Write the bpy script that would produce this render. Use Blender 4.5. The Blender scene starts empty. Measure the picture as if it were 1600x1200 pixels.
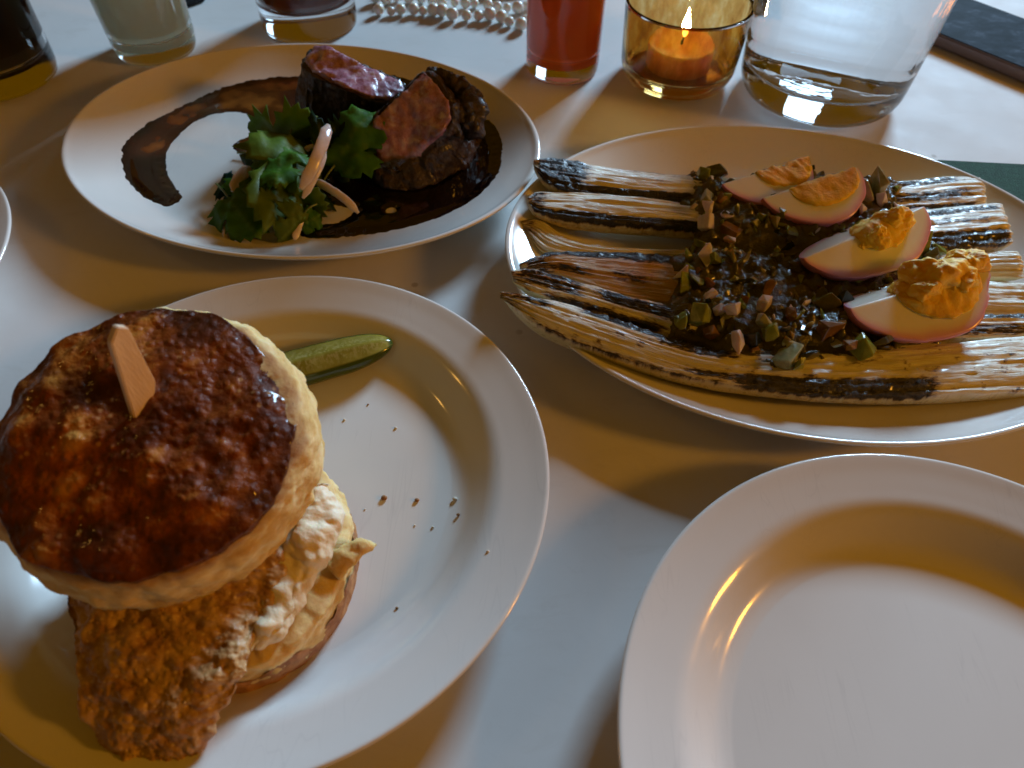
import bpy, bmesh, math, random
import numpy as np
from mathutils import Vector, Matrix, geometry

C = bpy.context.scene.collection
sc = bpy.context.scene

# ------------------------------------------------------------------ camera
PITCH, ROLL, FPX = 0.8868, 0.0151, 1100.2     # radians below the horizon, radians, focal length in pixels of a 1600 px wide picture
HC = 0.2285                                   # camera height over the table (metres)
cam_d = bpy.data.cameras.new("camera")
cam = bpy.data.objects.new("camera", cam_d)
C.objects.link(cam)
cam_d.sensor_width = 36.0
cam_d.lens = 36.0 * FPX / 1600.0
cam_d.clip_start, cam_d.clip_end = 0.01, 50.0
Rm = Matrix.Rotation(math.pi / 2 - PITCH, 4, 'X') @ Matrix.Rotation(ROLL, 4, 'Z')
cam.matrix_world = Matrix.Translation((0, 0, HC)) @ Rm
cam_d.dof.use_dof = True
cam_d.dof.focus_distance = 0.285
cam_d.dof.aperture_fstop = 13.0
sc.camera = cam

# ------------------------------------------------------------------ world and lamps
world = bpy.data.worlds.new("World")
sc.world = world
world.use_nodes = True
bg = world.node_tree.nodes['Background']
bg.inputs[0].default_value = (1.0, 0.43, 0.0, 1)
bg.inputs[1].default_value = 0.086


def area(name, loc, target, sx, sy, power, col):
    d = bpy.data.lights.new(name, 'AREA')
    d.shape = 'RECTANGLE'
    d.size, d.size_y = sx, sy
    d.energy, d.color = power, col
    o = bpy.data.objects.new(name, d)
    C.objects.link(o)
    o.location = loc
    o.rotation_euler = (Vector(target) - Vector(loc)).to_track_quat('-Z', 'Y').to_euler()
    return o


# daylight window behind and to the right, low over the table
area("window_light", (1.42, 2.78, 1.28), (0.0, 0.25, 0.0), 0.76, 0.58, 150.0, (0.45, 0.70, 0.95))
# tungsten lamps of the room
area("room_lamp", (1.75, -0.16, 0.74), (0.0, 0.2, 0.0), 0.20, 0.20, 11.2, (1.0, 0.41, 0.035))
area("room_lamp_far", (-1.1, 0.35, 0.85), (0.0, 0.2, 0.0), 0.08, 0.08, 0.35, (1.0, 0.50, 0.10))

sc.view_settings.view_transform = 'Standard'
sc.view_settings.look = 'None'
sc.view_settings.exposure = 0.0
sc.view_settings.gamma = 1.0
cy = sc.cycles
cy.use_denoising = True
cy.max_bounces = 14
cy.transmission_bounces = 12
cy.transparent_max_bounces = 12
cy.glossy_bounces = 6
cy.diffuse_bounces = 4
cy.sample_clamp_indirect = 3.0
cy.blur_glossy = 0.3


# ------------------------------------------------------------------ helpers
def A(px, py, z):
    """world point at height z seen at a pixel of the 1600 x 1200 photograph"""
    x, y = (px - 800) / FPX, -(py - 600) / FPX
    c, s = math.cos(ROLL), math.sin(ROLL)
    x, y = c * x - s * y, s * x + c * y
    d = np.array([x, math.cos(PITCH) + y * math.sin(PITCH), -math.sin(PITCH) + y * math.cos(PITCH)])
    return d * ((z - HC) / d[2]) + np.array([0, 0, HC])


def _hash(i, seed):
    i = i.astype(np.int64)
    h = (i[..., 0] * 374761393 + i[..., 1] * 668265263 + i[..., 2] * 2147483647 + seed * 1274126177) & 0xffffffff
    h = ((h ^ (h >> 13)) * 1274126177) & 0xffffffff
    h = ((h ^ (h >> 16)) * 2246822519) & 0xffffffff
    return ((h ^ (h >> 15)) & 0xffffff) / float(0xffffff)


def noise(P, seed=0):
    """value noise, -1..1"""
    P = np.asarray(P, float)
    i = np.floor(P)
    f = P - i
    f = f * f * f * (f * (f * 6 - 15) + 10)
    r = 0
    for dx in (0, 1):
        for dy in (0, 1):
            for dz in (0, 1):
                w = np.abs(1 - dx - f[..., 0]) * np.abs(1 - dy - f[..., 1]) * np.abs(1 - dz - f[..., 2])
                r = r + w * _hash(i + np.array([dx, dy, dz]), seed)
    return r * 2 - 1


def fbm(P, octaves=4, seed=0, gain=0.5):
    P = np.asarray(P, float)
    r, a = 0, 1.0
    for k in range(octaves):
        r = r + a * noise(P * (2.03 ** k) + 7.1 * k, seed + k)
        a *= gain
    return r


def cells(P, seed=0):
    """distance to the nearest feature point (Worley)"""
    P = np.asarray(P, float)
    i = np.floor(P)
    best = np.full(P.shape[:-1], 9.0)
    for dx in (-1, 0, 1):
        for dy in (-1, 0, 1):
            for dz in (-1, 0, 1):
                j = i + np.array([dx, dy, dz])
                q = j + np.stack([_hash(j, seed), _hash(j, seed + 11), _hash(j, seed + 23)], -1)
                best = np.minimum(best, np.sqrt(((q - P) ** 2).sum(-1)))
    return best


def sstep(a, b, x):
    t = np.clip((x - a) / (b - a), 0, 1)
    return t * t * (3 - 2 * t)


def wloc(o):
    v = Vector((0, 0, 0))
    while o is not None:
        v = v + o.location
        o = o.parent
    return np.array(v)


def tag(o, label=None, cat=None, group=None, kind=None):
    if label: o['label'] = label
    if cat: o['category'] = cat
    if group: o['group'] = group
    if kind: o['kind'] = kind
    return o


def thing(name, loc, label, cat, group=None):
    o = bpy.data.objects.new(name, None)
    o.empty_display_size = 0.01
    C.objects.link(o)
    o.location = tuple(float(v) for v in loc)
    return tag(o, label, cat, group)


def build(name, V, F, m, parent=None, origin=None, smooth=True, attrs=None, closed=True):
    """one mesh object from world-space vertices"""
    V = np.asarray(V, float)
    base = wloc(parent) if parent is not None else np.zeros(3)
    if origin is None:
        if parent is not None:
            origin = base
        else:
            lo, hi = V.min(0), V.max(0)
            origin = np.array([(lo[0] + hi[0]) / 2, (lo[1] + hi[1]) / 2, lo[2]])
    me = bpy.data.meshes.new(name)
    me.from_pydata((V - origin).tolist(), [], [tuple(int(i) for i in f) for f in F])
    if closed:
        b_ = bmesh.new()
        b_.from_mesh(me)
        bmesh.ops.recalc_face_normals(b_, faces=b_.faces[:])
        b_.to_mesh(me)
        b_.free()
    if attrs:
        for k, a in attrs.items():
            at = me.attributes.new(k, 'FLOAT', 'POINT')
            at.data.foreach_set('value', np.asarray(a, np.float32))
    if smooth:
        me.polygons.foreach_set('use_smooth', [True] * len(me.polygons))
    for mm in (m if isinstance(m, (list, tuple)) else [m]):
        me.materials.append(mm)
    me.update()
    o = bpy.data.objects.new(name, me)
    C.objects.link(o)
    if parent is not None:
        o.parent = parent
    o.location = tuple(float(v) for v in (np.asarray(origin) - base))
    return o


def lathe(prof, n=96, c=(0, 0, 0), ax=1.0, ay=1.0, rot=0.0):
    """surface of revolution (elliptic when ax != ay); profile points with r = 0 close it"""
    V, F, rings = [], [], []
    ca, sa = math.cos(rot), math.sin(rot)
    for r, z in prof:
        if r < 1e-9:
            rings.append([len(V)])
            V.append((c[0], c[1], c[2] + z))
        else:
            ring = []
            for i in range(n):
                t = 2 * math.pi * i / n
                x, y = ax * r * math.cos(t), ay * r * math.sin(t)
                ring.append(len(V))
                V.append((c[0] + ca * x - sa * y, c[1] + sa * x + ca * y, c[2] + z))
            rings.append(ring)
    for a, b in zip(rings, rings[1:]):
        if len(a) == 1 and len(b) == 1: continue
        for i in range(n):
            j = (i + 1) % n
            if len(a) == 1: F.append((a[0], b[i], b[j]))
            elif len(b) == 1: F.append((a[i], b[0], a[j]))
            else: F.append((a[i], b[i], b[j], a[j]))
    return np.array(V), F


def smooth_prof(P, k=6):
    P = np.array(P, float)
    return spline(P, k * (len(P) - 1) + 1)


def spline(P, n):
    """Catmull-Rom through points, n samples"""
    P = np.array(P, float)
    if len(P) == 2:
        t = np.linspace(0, 1, n)[:, None]
        return P[0] * (1 - t) + P[1] * t
    Q = np.vstack([2 * P[0] - P[1], P, 2 * P[-1] - P[-2]])
    u = np.linspace(0, len(P) - 1, n)
    i = np.minimum(u.astype(int), len(P) - 2)
    t = (u - i)[:, None]
    p0, p1, p2, p3 = Q[i], Q[i + 1], Q[i + 2], Q[i + 3]
    return 0.5 * (2 * p1 + (p2 - p0) * t + (2 * p0 - 5 * p1 + 4 * p2 - p3) * t * t + (3 * p1 - p0 - 3 * p2 + p3) * t ** 3)


def resample(P, n):
    P = spline(P, 400)
    s = np.concatenate([[0], np.cumsum(np.linalg.norm(np.diff(P, axis=0), axis=1))])
    u = np.linspace(0, s[-1], n)
    return np.stack([np.interp(u, s, P[:, k]) for k in range(P.shape[1])], 1)


def unit(v):
    v = np.asarray(v, float)
    return v / (np.linalg.norm(v, axis=-1, keepdims=True) + 1e-12)


def normals(V, F):
    N = np.zeros_like(V)
    tri = []
    for f in F:
        for k in range(1, len(f) - 1):
            tri.append((f[0], f[k], f[k + 1]))
    T = np.array(tri)
    n = np.cross(V[T[:, 1]] - V[T[:, 0]], V[T[:, 2]] - V[T[:, 0]])
    for k in range(3): np.add.at(N, T[:, k], n)
    return unit(N)


def tube(path, rad, n=10, flat=1.0, up=None):
    """closed tube along a path with a radius per point; flat squeezes it along the up vector"""
    path = np.asarray(path, float)
    m = len(path)
    rad = np.broadcast_to(np.asarray(rad, float), (m,))
    T = unit(np.gradient(path, axis=0))
    u0 = np.array([0, 0, 1.0]) if up is None else np.asarray(up, float)
    V, F = [], []
    for i in range(m):
        s = unit(np.cross(T[i], u0))
        w = unit(np.cross(s, T[i]))
        for k in range(n):
            a = 2 * math.pi * k / n
            V.append(path[i] + rad[i] * (math.cos(a) * s + flat * math.sin(a) * w))
    for i in range(m - 1):
        for k in range(n):
            j = (k + 1) % n
            F.append((i * n + k, (i + 1) * n + k, (i + 1) * n + j, i * n + j))
    a, b = len(V), len(V) + 1
    V += [path[0], path[-1]]
    for k in range(n):
        j = (k + 1) % n
        F.append((a, k, j))
        F.append((b, (m - 1) * n + j, (m - 1) * n + k))
    return np.array(V), F


def strip_solid(U, L, nt=120, nv=22, nu=14, dome=0.002, depth=0.008, taper=(0.15, 0.05)):
    """long solid with a top face spanned between two edge curves and a rounded underside.
    returns V, F, t, v, top (0 underside .. 1 top)"""
    U, L = resample(U, nt), resample(L, nt)
    mid = (U + L) / 2
    T = unit(np.gradient(mid, axis=0))
    V, tt, vv, tp = [], [], [], []
    for i in range(nt):
        t = i / (nt - 1)
        w = L[i] - U[i]
        up = np.cross(w, T[i])
        up = unit(up if up[2] > 0 else -up)
        e = 1.0
        if taper[0] > 0: e *= min(1.0, math.sqrt(min(1, (t + 0.002) / taper[0])))
        if taper[1] > 0: e *= min(1.0, math.sqrt(min(1, (1 - t + 0.002) / taper[1])))
        for k in range(nv):
            v = k / (nv - 1)
            V.append(U[i] + w * v + up * dome * e * 4 * v * (1 - v))
            tt.append(t); vv.append(v); tp.append(1.0)
        for k in range(1, nu):
            a = math.pi * k / nu
            ca = math.cos(a)
            V.append(mid[i] + w / 2 * ca * (1.0 + 0.10 * math.sin(a)) - up * depth * e * math.sin(a) ** 0.8)
            tt.append(t); vv.append(0.5 + 0.5 * ca); tp.append(0.0)
    n = nv + nu - 1
    F = []
    for i in range(nt - 1):
        for k in range(n):
            j = (k + 1) % n
            F.append((i * n + k, i * n + j, (i + 1) * n + j, (i + 1) * n + k))
    V = np.array(V)
    a, b = len(V), len(V) + 1
    V = np.vstack([V, V[:n].mean(0), V[-n:].mean(0)])
    tt += [0, 1]; vv += [.5, .5]; tp += [0.5, 0.5]
    for k in range(n):
        j = (k + 1) % n
        F.append((a, j, k))
        F.append((b, (nt - 1) * n + k, (nt - 1) * n + j))
    return V, F, np.array(tt), np.array(vv), np.array(tp)


# ------------------------------------------------------------------ material helper
class Mat:
    def __init__(self, name, **kw):
        self.m = bpy.data.materials.new(name)
        self.m.use_nodes = True
        self.nt = self.m.node_tree
        self.b = self.nt.nodes['Principled BSDF']
        self.out = self.nt.nodes['Material Output']
        for k, v in kw.items(): self.set(k, v)

    KEYS = dict(color='Base Color', rough='Roughness', metal='Metallic', ior='IOR', trans='Transmission Weight', sss='Subsurface Weight',
                sssr='Subsurface Radius', ssss='Subsurface Scale', coat='Coat Weight', coatr='Coat Roughness', spec='Specular IOR Level',
                emit='Emission Color', emits='Emission Strength', normal='Normal', sheen='Sheen Weight', alpha='Alpha')

    def set(self, k, v):
        s = self.b.inputs[self.KEYS[k]]
        if hasattr(v, 'is_linked'): self.nt.links.new(v, s)
        elif k in ('color', 'emit'): s.default_value = (*v[:3], 1)
        else: s.default_value = v
        return self

    def n(self, typ, ins=None, **props):
        nd = self.nt.nodes.new(typ)
        for k, v in props.items(): setattr(nd, k, v)
        for k, v in (ins or {}).items():
            s = nd.inputs[k]
            if hasattr(v, 'is_linked'): self.nt.links.new(v, s)
            else: s.default_value = v
        return nd

    def coord(self, scale=(1, 1, 1), which='Object'):
        tc = self.n('ShaderNodeTexCoord')
        return self.n('ShaderNodeMapping', {'Vector': tc.outputs[which], 'Scale': scale}).outputs[0]

    def noise(self, vec, scale, detail=4, rough=0.55, dist=0.0):
        return self.n('ShaderNodeTexNoise', {'Vector': vec, 'Scale': scale, 'Detail': detail, 'Roughness': rough, 'Distortion': dist}).outputs[0]

    def voronoi(self, vec, scale, feature='F1'):
        return self.n('ShaderNodeTexVoronoi', {'Vector': vec, 'Scale': scale}, feature=feature).outputs[0]

    def attr(self, name):
        return self.n('ShaderNodeAttribute', attribute_name=name).outputs['Fac']

    def ramp(self, fac, stops, interp='LINEAR'):
        nd = self.n('ShaderNodeValToRGB', {'Fac': fac})
        cr = nd.color_ramp
        cr.interpolation = interp
        while len(cr.elements) < len(stops): cr.elements.new(0.5)
        for e, (p, c) in zip(cr.elements, stops):
            e.position = p
            e.color = (*c[:3], 1) if hasattr(c, '__len__') else (c, c, c, 1)
        return nd.outputs[0]

    def math(self, op, a, b=0.0, clamp=False):
        return self.n('ShaderNodeMath', {0: a, 1: b}, operation=op, use_clamp=clamp).outputs[0]

    def mix(self, fac, a, b, blend='MIX'):
        nd = self.n('ShaderNodeMix', data_type='RGBA', blend_type=blend)
        for key, v in ((0, fac), (6, a), (7, b)):
            s = nd.inputs[key]
            if hasattr(v, 'is_linked'): self.nt.links.new(v, s)
            elif key == 0: s.default_value = v
            else: s.default_value = (*v[:3], 1)
        return nd.outputs[2]

    def bump(self, h, strength=0.5, dist=0.001, normal=None):
        ins = {'Height': h, 'Strength': strength, 'Distance': dist}
        if normal is not None: ins['Normal'] = normal
        return self.n('ShaderNodeBump', ins).outputs[0]


# ------------------------------------------------------------------ materials
def m_table():
    m = Mat('table_laminate', rough=0.6, spec=0.12)
    co = m.coord()
    a = m.noise(co, 9, 5, .6)
    base = m.ramp(a, [(.3, (.65, .64, .615)), (.7, (.74, .73, .71))])
    sp = m.math('MULTIPLY', m.ramp(m.voronoi(co, 30), [(.035, 1), (.06, 0)]), m.ramp(m.noise(co, 14, 2), [(.5, 0), (.56, .6)]))
    smear = m.math('MULTIPLY', m.ramp(m.noise(m.coord((1, 2.2, 1)), 34, 5, .7, .8), [(.56, 0), (.70, .22)]), 1.0)
    base = m.mix(smear, base, (.56, .53, .48))
    m.set('color', m.mix(sp, base, (.30, .25, .18)))
    m.set('rough', m.ramp(m.noise(co, 40, 4), [(.3, .55), (.7, .66)]))
    m.set('normal', m.bump(m.noise(co, 420, 3), .05, .0005))
    return m.m


def m_glaze(name='plate_glaze', col=(.76, .74, .70)):
    m = Mat(name, rough=0.13, ior=1.5, coat=0.6, coatr=.05)
    co = m.coord()
    a = m.noise(co, 25, 4)
    base = m.ramp(a, [(.3, [c * .96 for c in col]), (.7, col)])
    for rot, sc_ in ((.5, 150), (1.9, 190), (2.6, 120)):
        mp = m.n('ShaderNodeMapping', {'Vector': m.n('ShaderNodeTexCoord').outputs['Object'], 'Rotation': (0, 0, rot), 'Scale': (1.0, .055, 1.0)}).outputs[0]
        line = m.ramp(m.noise(mp, sc_, 1, .4), [(.488, 0), (.497, 1), (.506, 0)])
        line = m.math('MULTIPLY', line, m.ramp(m.noise(co, 32, 2), [(.52, 0), (.62, .13)]))
        base = m.mix(line, base, (.42, .41, .40))
    m.set('color', base)
    m.set('rough', m.ramp(m.noise(co, 60, 5), [(.35, .10), (.7, .22)]))
    m.set('normal', m.bump(m.noise(co, 45, 2), .06, .001))
    return m.m


def m_glass(name, col=(1, 1, 1), rough=0.0, ior=1.5):
    m = Mat(name, color=col, rough=rough, trans=1.0, ior=ior)
    return m.m


def m_drink(name, col, trans=0.25, rough=.25, emits=0.0):
    m = Mat(name, color=col, rough=rough, trans=trans, ior=1.34, sss=0.7, ssss=.03, sssr=(1.0, .5, .3))
    co = m.coord()
    cc = m.mix(m.noise(co, 60, 3), [c * .8 for c in col], [min(1, c * 1.15) for c in col])
    m.set('color', cc)
    tr = m.n('ShaderNodeBsdfTranslucent', {'Color': tuple(min(1, c * 1.7) for c in col) + (1,)})
    mx = m.n('ShaderNodeMixShader', {0: .72, 1: m.b.outputs[0], 2: tr.outputs[0]})
    m.nt.links.new(mx.outputs[0], m.out.inputs[0])
    return m.m


def m_crust():
    m = Mat('biscuit_crust', rough=.36, coat=.42, coatr=.08, spec=.12)
    co = m.coord()
    big = m.noise(co, 62, 4, .6, .3)
    mid = m.noise(co, 190, 4, .6)
    wide = m.noise(co, 26, 3, .5)
    fac = m.math('ADD', m.math('ADD', m.math('MULTIPLY', big, .55), m.math('MULTIPLY', mid, .22)), m.math('MULTIPLY', wide, .23))
    fac = m.math('ADD', fac, m.math('MULTIPLY', m.math('SUBTRACT', m.attr('dome'), .35), .11))
    col = m.ramp(fac, [(.33, (.038, .010, .004)), (.41, (.095, .021, .006)), (.50, (.20, .046, .008)), (.57, (.38, .12, .018)), (.66, (.50, .22, .045))])
    sp = m.voronoi(co, 270)
    spm = m.ramp(sp, [(.12, 1.0), (.24, 0.0)])
    spm = m.math('MULTIPLY', spm, m.ramp(m.noise(co, 95, 2), [(.50, 0.0), (.60, .7)]))
    col = m.mix(spm, col, (.50, .26, .10))
    edge = m.attr('rim')
    col = m.mix(m.math('MULTIPLY', edge, m.ramp(mid, [(.3, .85), (.65, .25)])), col, (.060, .016, .006))
    m.set('color', col)
    m.set('rough', m.ramp(m.noise(co, 240, 4), [(.35, .18), (.65, .5)]))
    h = m.math('ADD', m.math('MULTIPLY', m.noise(co, 420, 5, .65), .8), m.math('MULTIPLY', m.ramp(m.voronoi(co, 330), [(0, 1), (.5, 0)]), .7))
    m.set('normal', m.bump(h, .75, .0011))
    return m.m


def m_crumb(name='biscuit_crumb'):
    m = Mat(name, rough=.8, sss=.45, ssss=.005, sssr=(1, .6, .3), spec=.25)
    co = m.coord((1, 1, 2.2))
    a = m.noise(co, 95, 5, .62)
    col = m.ramp(a, [(.28, (.54, .32, .095)), (.5, (.72, .51, .21)), (.72, (.83, .68, .38))])
    br = m.attr('brown')
    col = m.mix(m.math('MULTIPLY', br, m.ramp(m.noise(co, 150, 4), [(.3, 1), (.75, .35)])), col, (.27, .085, .022))
    m.set('color', col)
    h = m.math('ADD', m.noise(co, 240, 5, .7), m.math('MULTIPLY', m.ramp(m.voronoi(co, 260), [(0, 0), (.4, 1)]), .5))
    m.set('normal', m.bump(h, .5, .0010))
    return m.m


def m_chicken():
    m = Mat('fried_coating', rough=.5, coat=.12, coatr=.3)
    co = m.coord()
    a = m.noise(co, 110, 5, .65)
    col = m.ramp(a, [(.26, (.19, .080, .025)), (.40, (.36, .18, .060)), (.54, (.51, .30, .115)), (.74, (.66, .45, .21))])
    sp = m.ramp(m.voronoi(co, 520), [(.15, 1), (.33, 0)])
    col = m.mix(m.math('MULTIPLY', sp, .55), col, (.78, .56, .28))
    m.set('color', col)
    m.set('rough', m.ramp(m.noise(co, 300, 3), [(.35, .3), (.65, .65)]))
    h = m.math('ADD', m.noise(co, 500, 5, .7), m.math('MULTIPLY', m.ramp(m.voronoi(co, 480), [(0, 1), (.5, 0)]), .8))
    m.set('normal', m.bump(h, .5, .0008))
    return m.m


def m_simple(name, c0, c1, scale=120, rough=.4, bump=.3, dist=.0006, sss=0.0, ssss=.004, coat=0.0, detail=4, sssr=(1, .5, .3), rough2=None, trans=0.0):
    m = Mat(name, rough=rough, sss=sss, ssss=ssss, sssr=sssr, coat=coat, coatr=.1, trans=trans)
    co = m.coord()
    a = m.noise(co, scale, detail, .6)
    m.set('color', m.ramp(a, [(.3, c0), (.7, c1)]))
    if rough2 is not None: m.set('rough', m.ramp(m.noise(co, scale * 2.3, 3), [(.35, rough), (.65, rough2)]))
    if bump: m.set('normal', m.bump(m.noise(co, scale * 3, 4, .65), bump, dist))
    return m.m


def m_leek():
    m = Mat('charred_leek', rough=.32, coat=.25, coatr=.12, sss=.12, ssss=.004)
    t, v, top, ch = m.attr('along'), m.attr('across'), m.attr('top'), m.attr('char')
    vec = m.n('ShaderNodeCombineXYZ', {0: m.math('MULTIPLY', t, 16.0), 1: m.math('MULTIPLY', v, 30.0), 2: m.attr('seed')}).outputs[0]
    fib = m.noise(vec, 1.0, 5, .65, .4)
    vec2 = m.n('ShaderNodeCombineXYZ', {0: m.math('MULTIPLY', t, 60.0), 1: m.math('MULTIPLY', v, 16.0), 2: m.attr('seed')}).outputs[0]
    blot = m.noise(vec2, 1.0, 5, .65, .5)
    pale = m.ramp(fib, [(.26, (.62, .54, .34)), (.44, (.73, .67, .49)), (.62, (.81, .78, .65))])
    pale = m.mix(m.attr('amber'), pale, (.52, .32, .105))  # brown tint paints warm lamp light on a shadowed leek face
    pale = m.mix(m.math('MULTIPLY', m.math('SUBTRACT', 1.0, top), .55), pale, (.56, .50, .20))
    gate = m.math('ADD', .30, m.math('MULTIPLY', ch, 1.6), True)
    nz = m.math('ADD', m.math('MULTIPLY', m.math('SUBTRACT', blot, .5), 1.7), m.math('MULTIPLY', m.math('SUBTRACT', fib, .5), .9))
    f = m.math('ADD', ch, m.math('MULTIPLY', nz, gate))
    toast = m.ramp(f, [(.20, 0), (.52, 1)])
    black = m.ramp(f, [(.44, 0), (.62, 1)])
    col = m.mix(m.math('MULTIPLY', toast, .85), pale, (.15, .050, .012))
    col = m.mix(black, col, (.010, .0075, .007))
    m.set('color', col)
    m.set('rough', m.ramp(m.noise(vec2, 2.0, 3), [(.35, .22), (.65, .48)]))
    h = m.math('ADD', fib, m.math('MULTIPLY', black, m.math('MULTIPLY', m.noise(m.coord(), 700, 4, .7), 1.3)))
    m.set('normal', m.bump(h, .8, .0009))
    return m.m


def m_egg_white():
    m = Mat('egg_white', rough=.28, coat=.2, coatr=.12, sss=.35, ssss=.004, sssr=(1, .7, .5))
    pk = m.attr('pink')
    co = m.coord()
    f = m.math('ADD', pk, m.math('MULTIPLY', m.math('SUBTRACT', m.noise(co, 130, 4), .5), .28))
    col = m.ramp(f, [(.15, (.82, .77, .66)), (.50, (.80, .64, .58)), (.82, (.71, .38, .46)), (1.0, (.60, .23, .34))])
    m.set('color', col)
    m.set('normal', m.bump(m.noise(co, 260, 4), .12, .0006))
    return m.m


def m_yolk():
    m = Mat('egg_yolk', rough=.55, sss=.3, ssss=.004, sssr=(1, .5, .1))
    co = m.coord()
    a = m.noise(co, 110, 5, .65)
    m.set('color', m.ramp(a, [(.3, (.78, .37, .012)), (.5, (.88, .52, .030)), (.7, (.90, .64, .11))]))
    m.set('normal', m.bump(m.noise(co, 420, 5, .7), .6, .0010))
    return m.m


def m_meat():
    m = Mat('rare_beef', rough=.28, coat=.8, coatr=.22, sss=.1, ssss=.003, sssr=(1, .3, .2))
    co = m.coord()
    fib = m.noise(m.coord((1, 1, .45)), 230, 5, .65)
    col = m.ramp(fib, [(.3, (.19, .065, .11)), (.5, (.35, .17, .25)), (.72, (.54, .42, .50))])
    grey = m.attr('doneness')
    f = m.math('ADD', grey, m.math('MULTIPLY', m.math('SUBTRACT', m.noise(co, 130, 4), .5), .5))
    col = m.mix(m.ramp(f, [(.25, 0), (.6, 1)]), col, (.135, .060, .040))
    col = m.mix(m.ramp(f, [(.72, 0), (.95, 1)]), col, (.022, .011, .008))
    m.set('color', col)
    m.set('rough', m.ramp(m.noise(co, 260, 3), [(.4, .18), (.65, .5)]))
    m.set('normal', m.bump(m.math('ADD', fib, m.math('MULTIPLY', m.noise(co, 520, 4), .6)), .55, .0010))
    return m.m


def m_sauce():
    m = Mat('brown_jus', rough=.07, ior=1.45, coat=.7, coatr=.03)
    th = m.attr('thick')
    co = m.coord()
    f = m.math('ADD', th, m.math('MULTIPLY', m.math('SUBTRACT', m.noise(co, 60, 4), .5), .45))
    m.set('color', m.ramp(f, [(.0, (.27, .085, .016)), (.25, (.075, .019, .006)), (.60, (.020, .005, .003)), (1.0, (.005, .0015, .0015))]))
    m.set('normal', m.bump(m.noise(co, 130, 3), .16, .0012))
    return m.m


def m_leaf(name, c0, c1):
    m = Mat(name, rough=.5, spec=.2)
    co = m.coord()
    col = m.ramp(m.noise(co, 160, 4), [(.3, c0), (.7, c1)])
    rib = m.attr('vein')
    col = m.mix(m.math('MULTIPLY', rib, .45), col, (.20, .30, .06))
    m.set('color', col)
    m.set('normal', m.bump(m.math('ADD', m.noise(co, 420, 3), m.math('MULTIPLY', rib, .6)), .4, .0006))
    # thin leaf: some light passes through
    tr = m.n('ShaderNodeBsdfTranslucent', {'Color': (c1[0] * 2.2, c1[1] * 2.0, c1[2] * 1.2, 1)})
    mx = m.n('ShaderNodeMixShader', {0: .28, 1: m.b.outputs[0], 2: tr.outputs[0]})
    m.nt.links.new(mx.outputs[0], m.out.inputs[0])
    return m.m


def m_pickle():
    m = Mat('pickle_flesh', rough=.2, coat=.4, coatr=.1, sss=.35, ssss=.006, sssr=(.6, 1, .2))
    s, t = m.attr('skin'), m.attr('along')
    co = m.coord()
    col = m.ramp(m.noise(co, 120, 4), [(.3, (.22, .185, .022)), (.7, (.33, .29, .05))])
    vec = m.n('ShaderNodeCombineXYZ', {0: m.math('MULTIPLY', t, 46.0), 1: m.math('MULTIPLY', m.attr('across'), 4.0), 2: 0.0}).outputs[0]
    seeds = m.math('MULTIPLY', m.ramp(m.noise(vec, 1.0, 2), [(.44, 0), (.60, .7)]), m.attr('core'))
    col = m.mix(seeds, col, (.46, .42, .16))
    col = m.mix(m.ramp(s, [(.35, 0), (.8, 1)]), col, (.045, .075, .012))
    m.set('color', col)
    m.set('normal', m.bump(m.noise(co, 200, 2), .10, .0005))
    return m.m


MT = m_table()
MG = m_glaze()
MGLASS = m_glass('clear_glass', (.98, .99, 1.0), .0)
_a = Mat('amber_glass', rough=.03, trans=1.0, ior=1.5)
_co = _a.coord((1, 1, .5))
_a.set('color', _a.ramp(_a.noise(_co, 130, 4, .65), [(.30, (.50, .21, .043)), (.52, (.77, .44, .115)), (.66, (.90, .70, .32)), (.73, (.95, .91, .84))]))
_a.set('normal', _a.bump(_a.noise(_co, 90, 3), .15, .001))
MAMBER = _a.m
_w = Mat('water')
_g = _w.n('ShaderNodeBsdfGlass', {'Color': (.97, .99, 1.0, 1), 'Roughness': 0.0, 'IOR': 1.333 / 1.5})   # water seen from inside the glass
_w.nt.links.new(_g.outputs[0], _w.out.inputs[0])
MWATER = _w.m
_j = Mat('jug_glass', color=(.98, .99, 1.0), rough=0.0, trans=1.0, ior=1.5)
_jc = _j.coord((1, 1, .35))
_j.set('normal', _j.bump(_j.noise(_jc, 75, 2), .22, .0016))
MJUG = _j.m
M_CRUST, M_CRUMB, M_CHICK = m_crust(), m_crumb(), m_chicken()
M_CREAM = m_simple('cream_cheese', (.78, .63, .40), (.87, .78, .58), 130, .5, .5, .0010, .3, .005)
M_WOOD = None


def m_wood():
    m = Mat('pick_wood', rough=.5)
    co = m.coord((6, 6, .8))
    m.set('color', m.ramp(m.noise(co, 120, 4), [(.3, (.72, .52, .35)), (.7, (.83, .64, .46))]))
    m.set('normal', m.bump(m.noise(co, 260, 3), .25, .0004))
    return m.m


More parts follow.
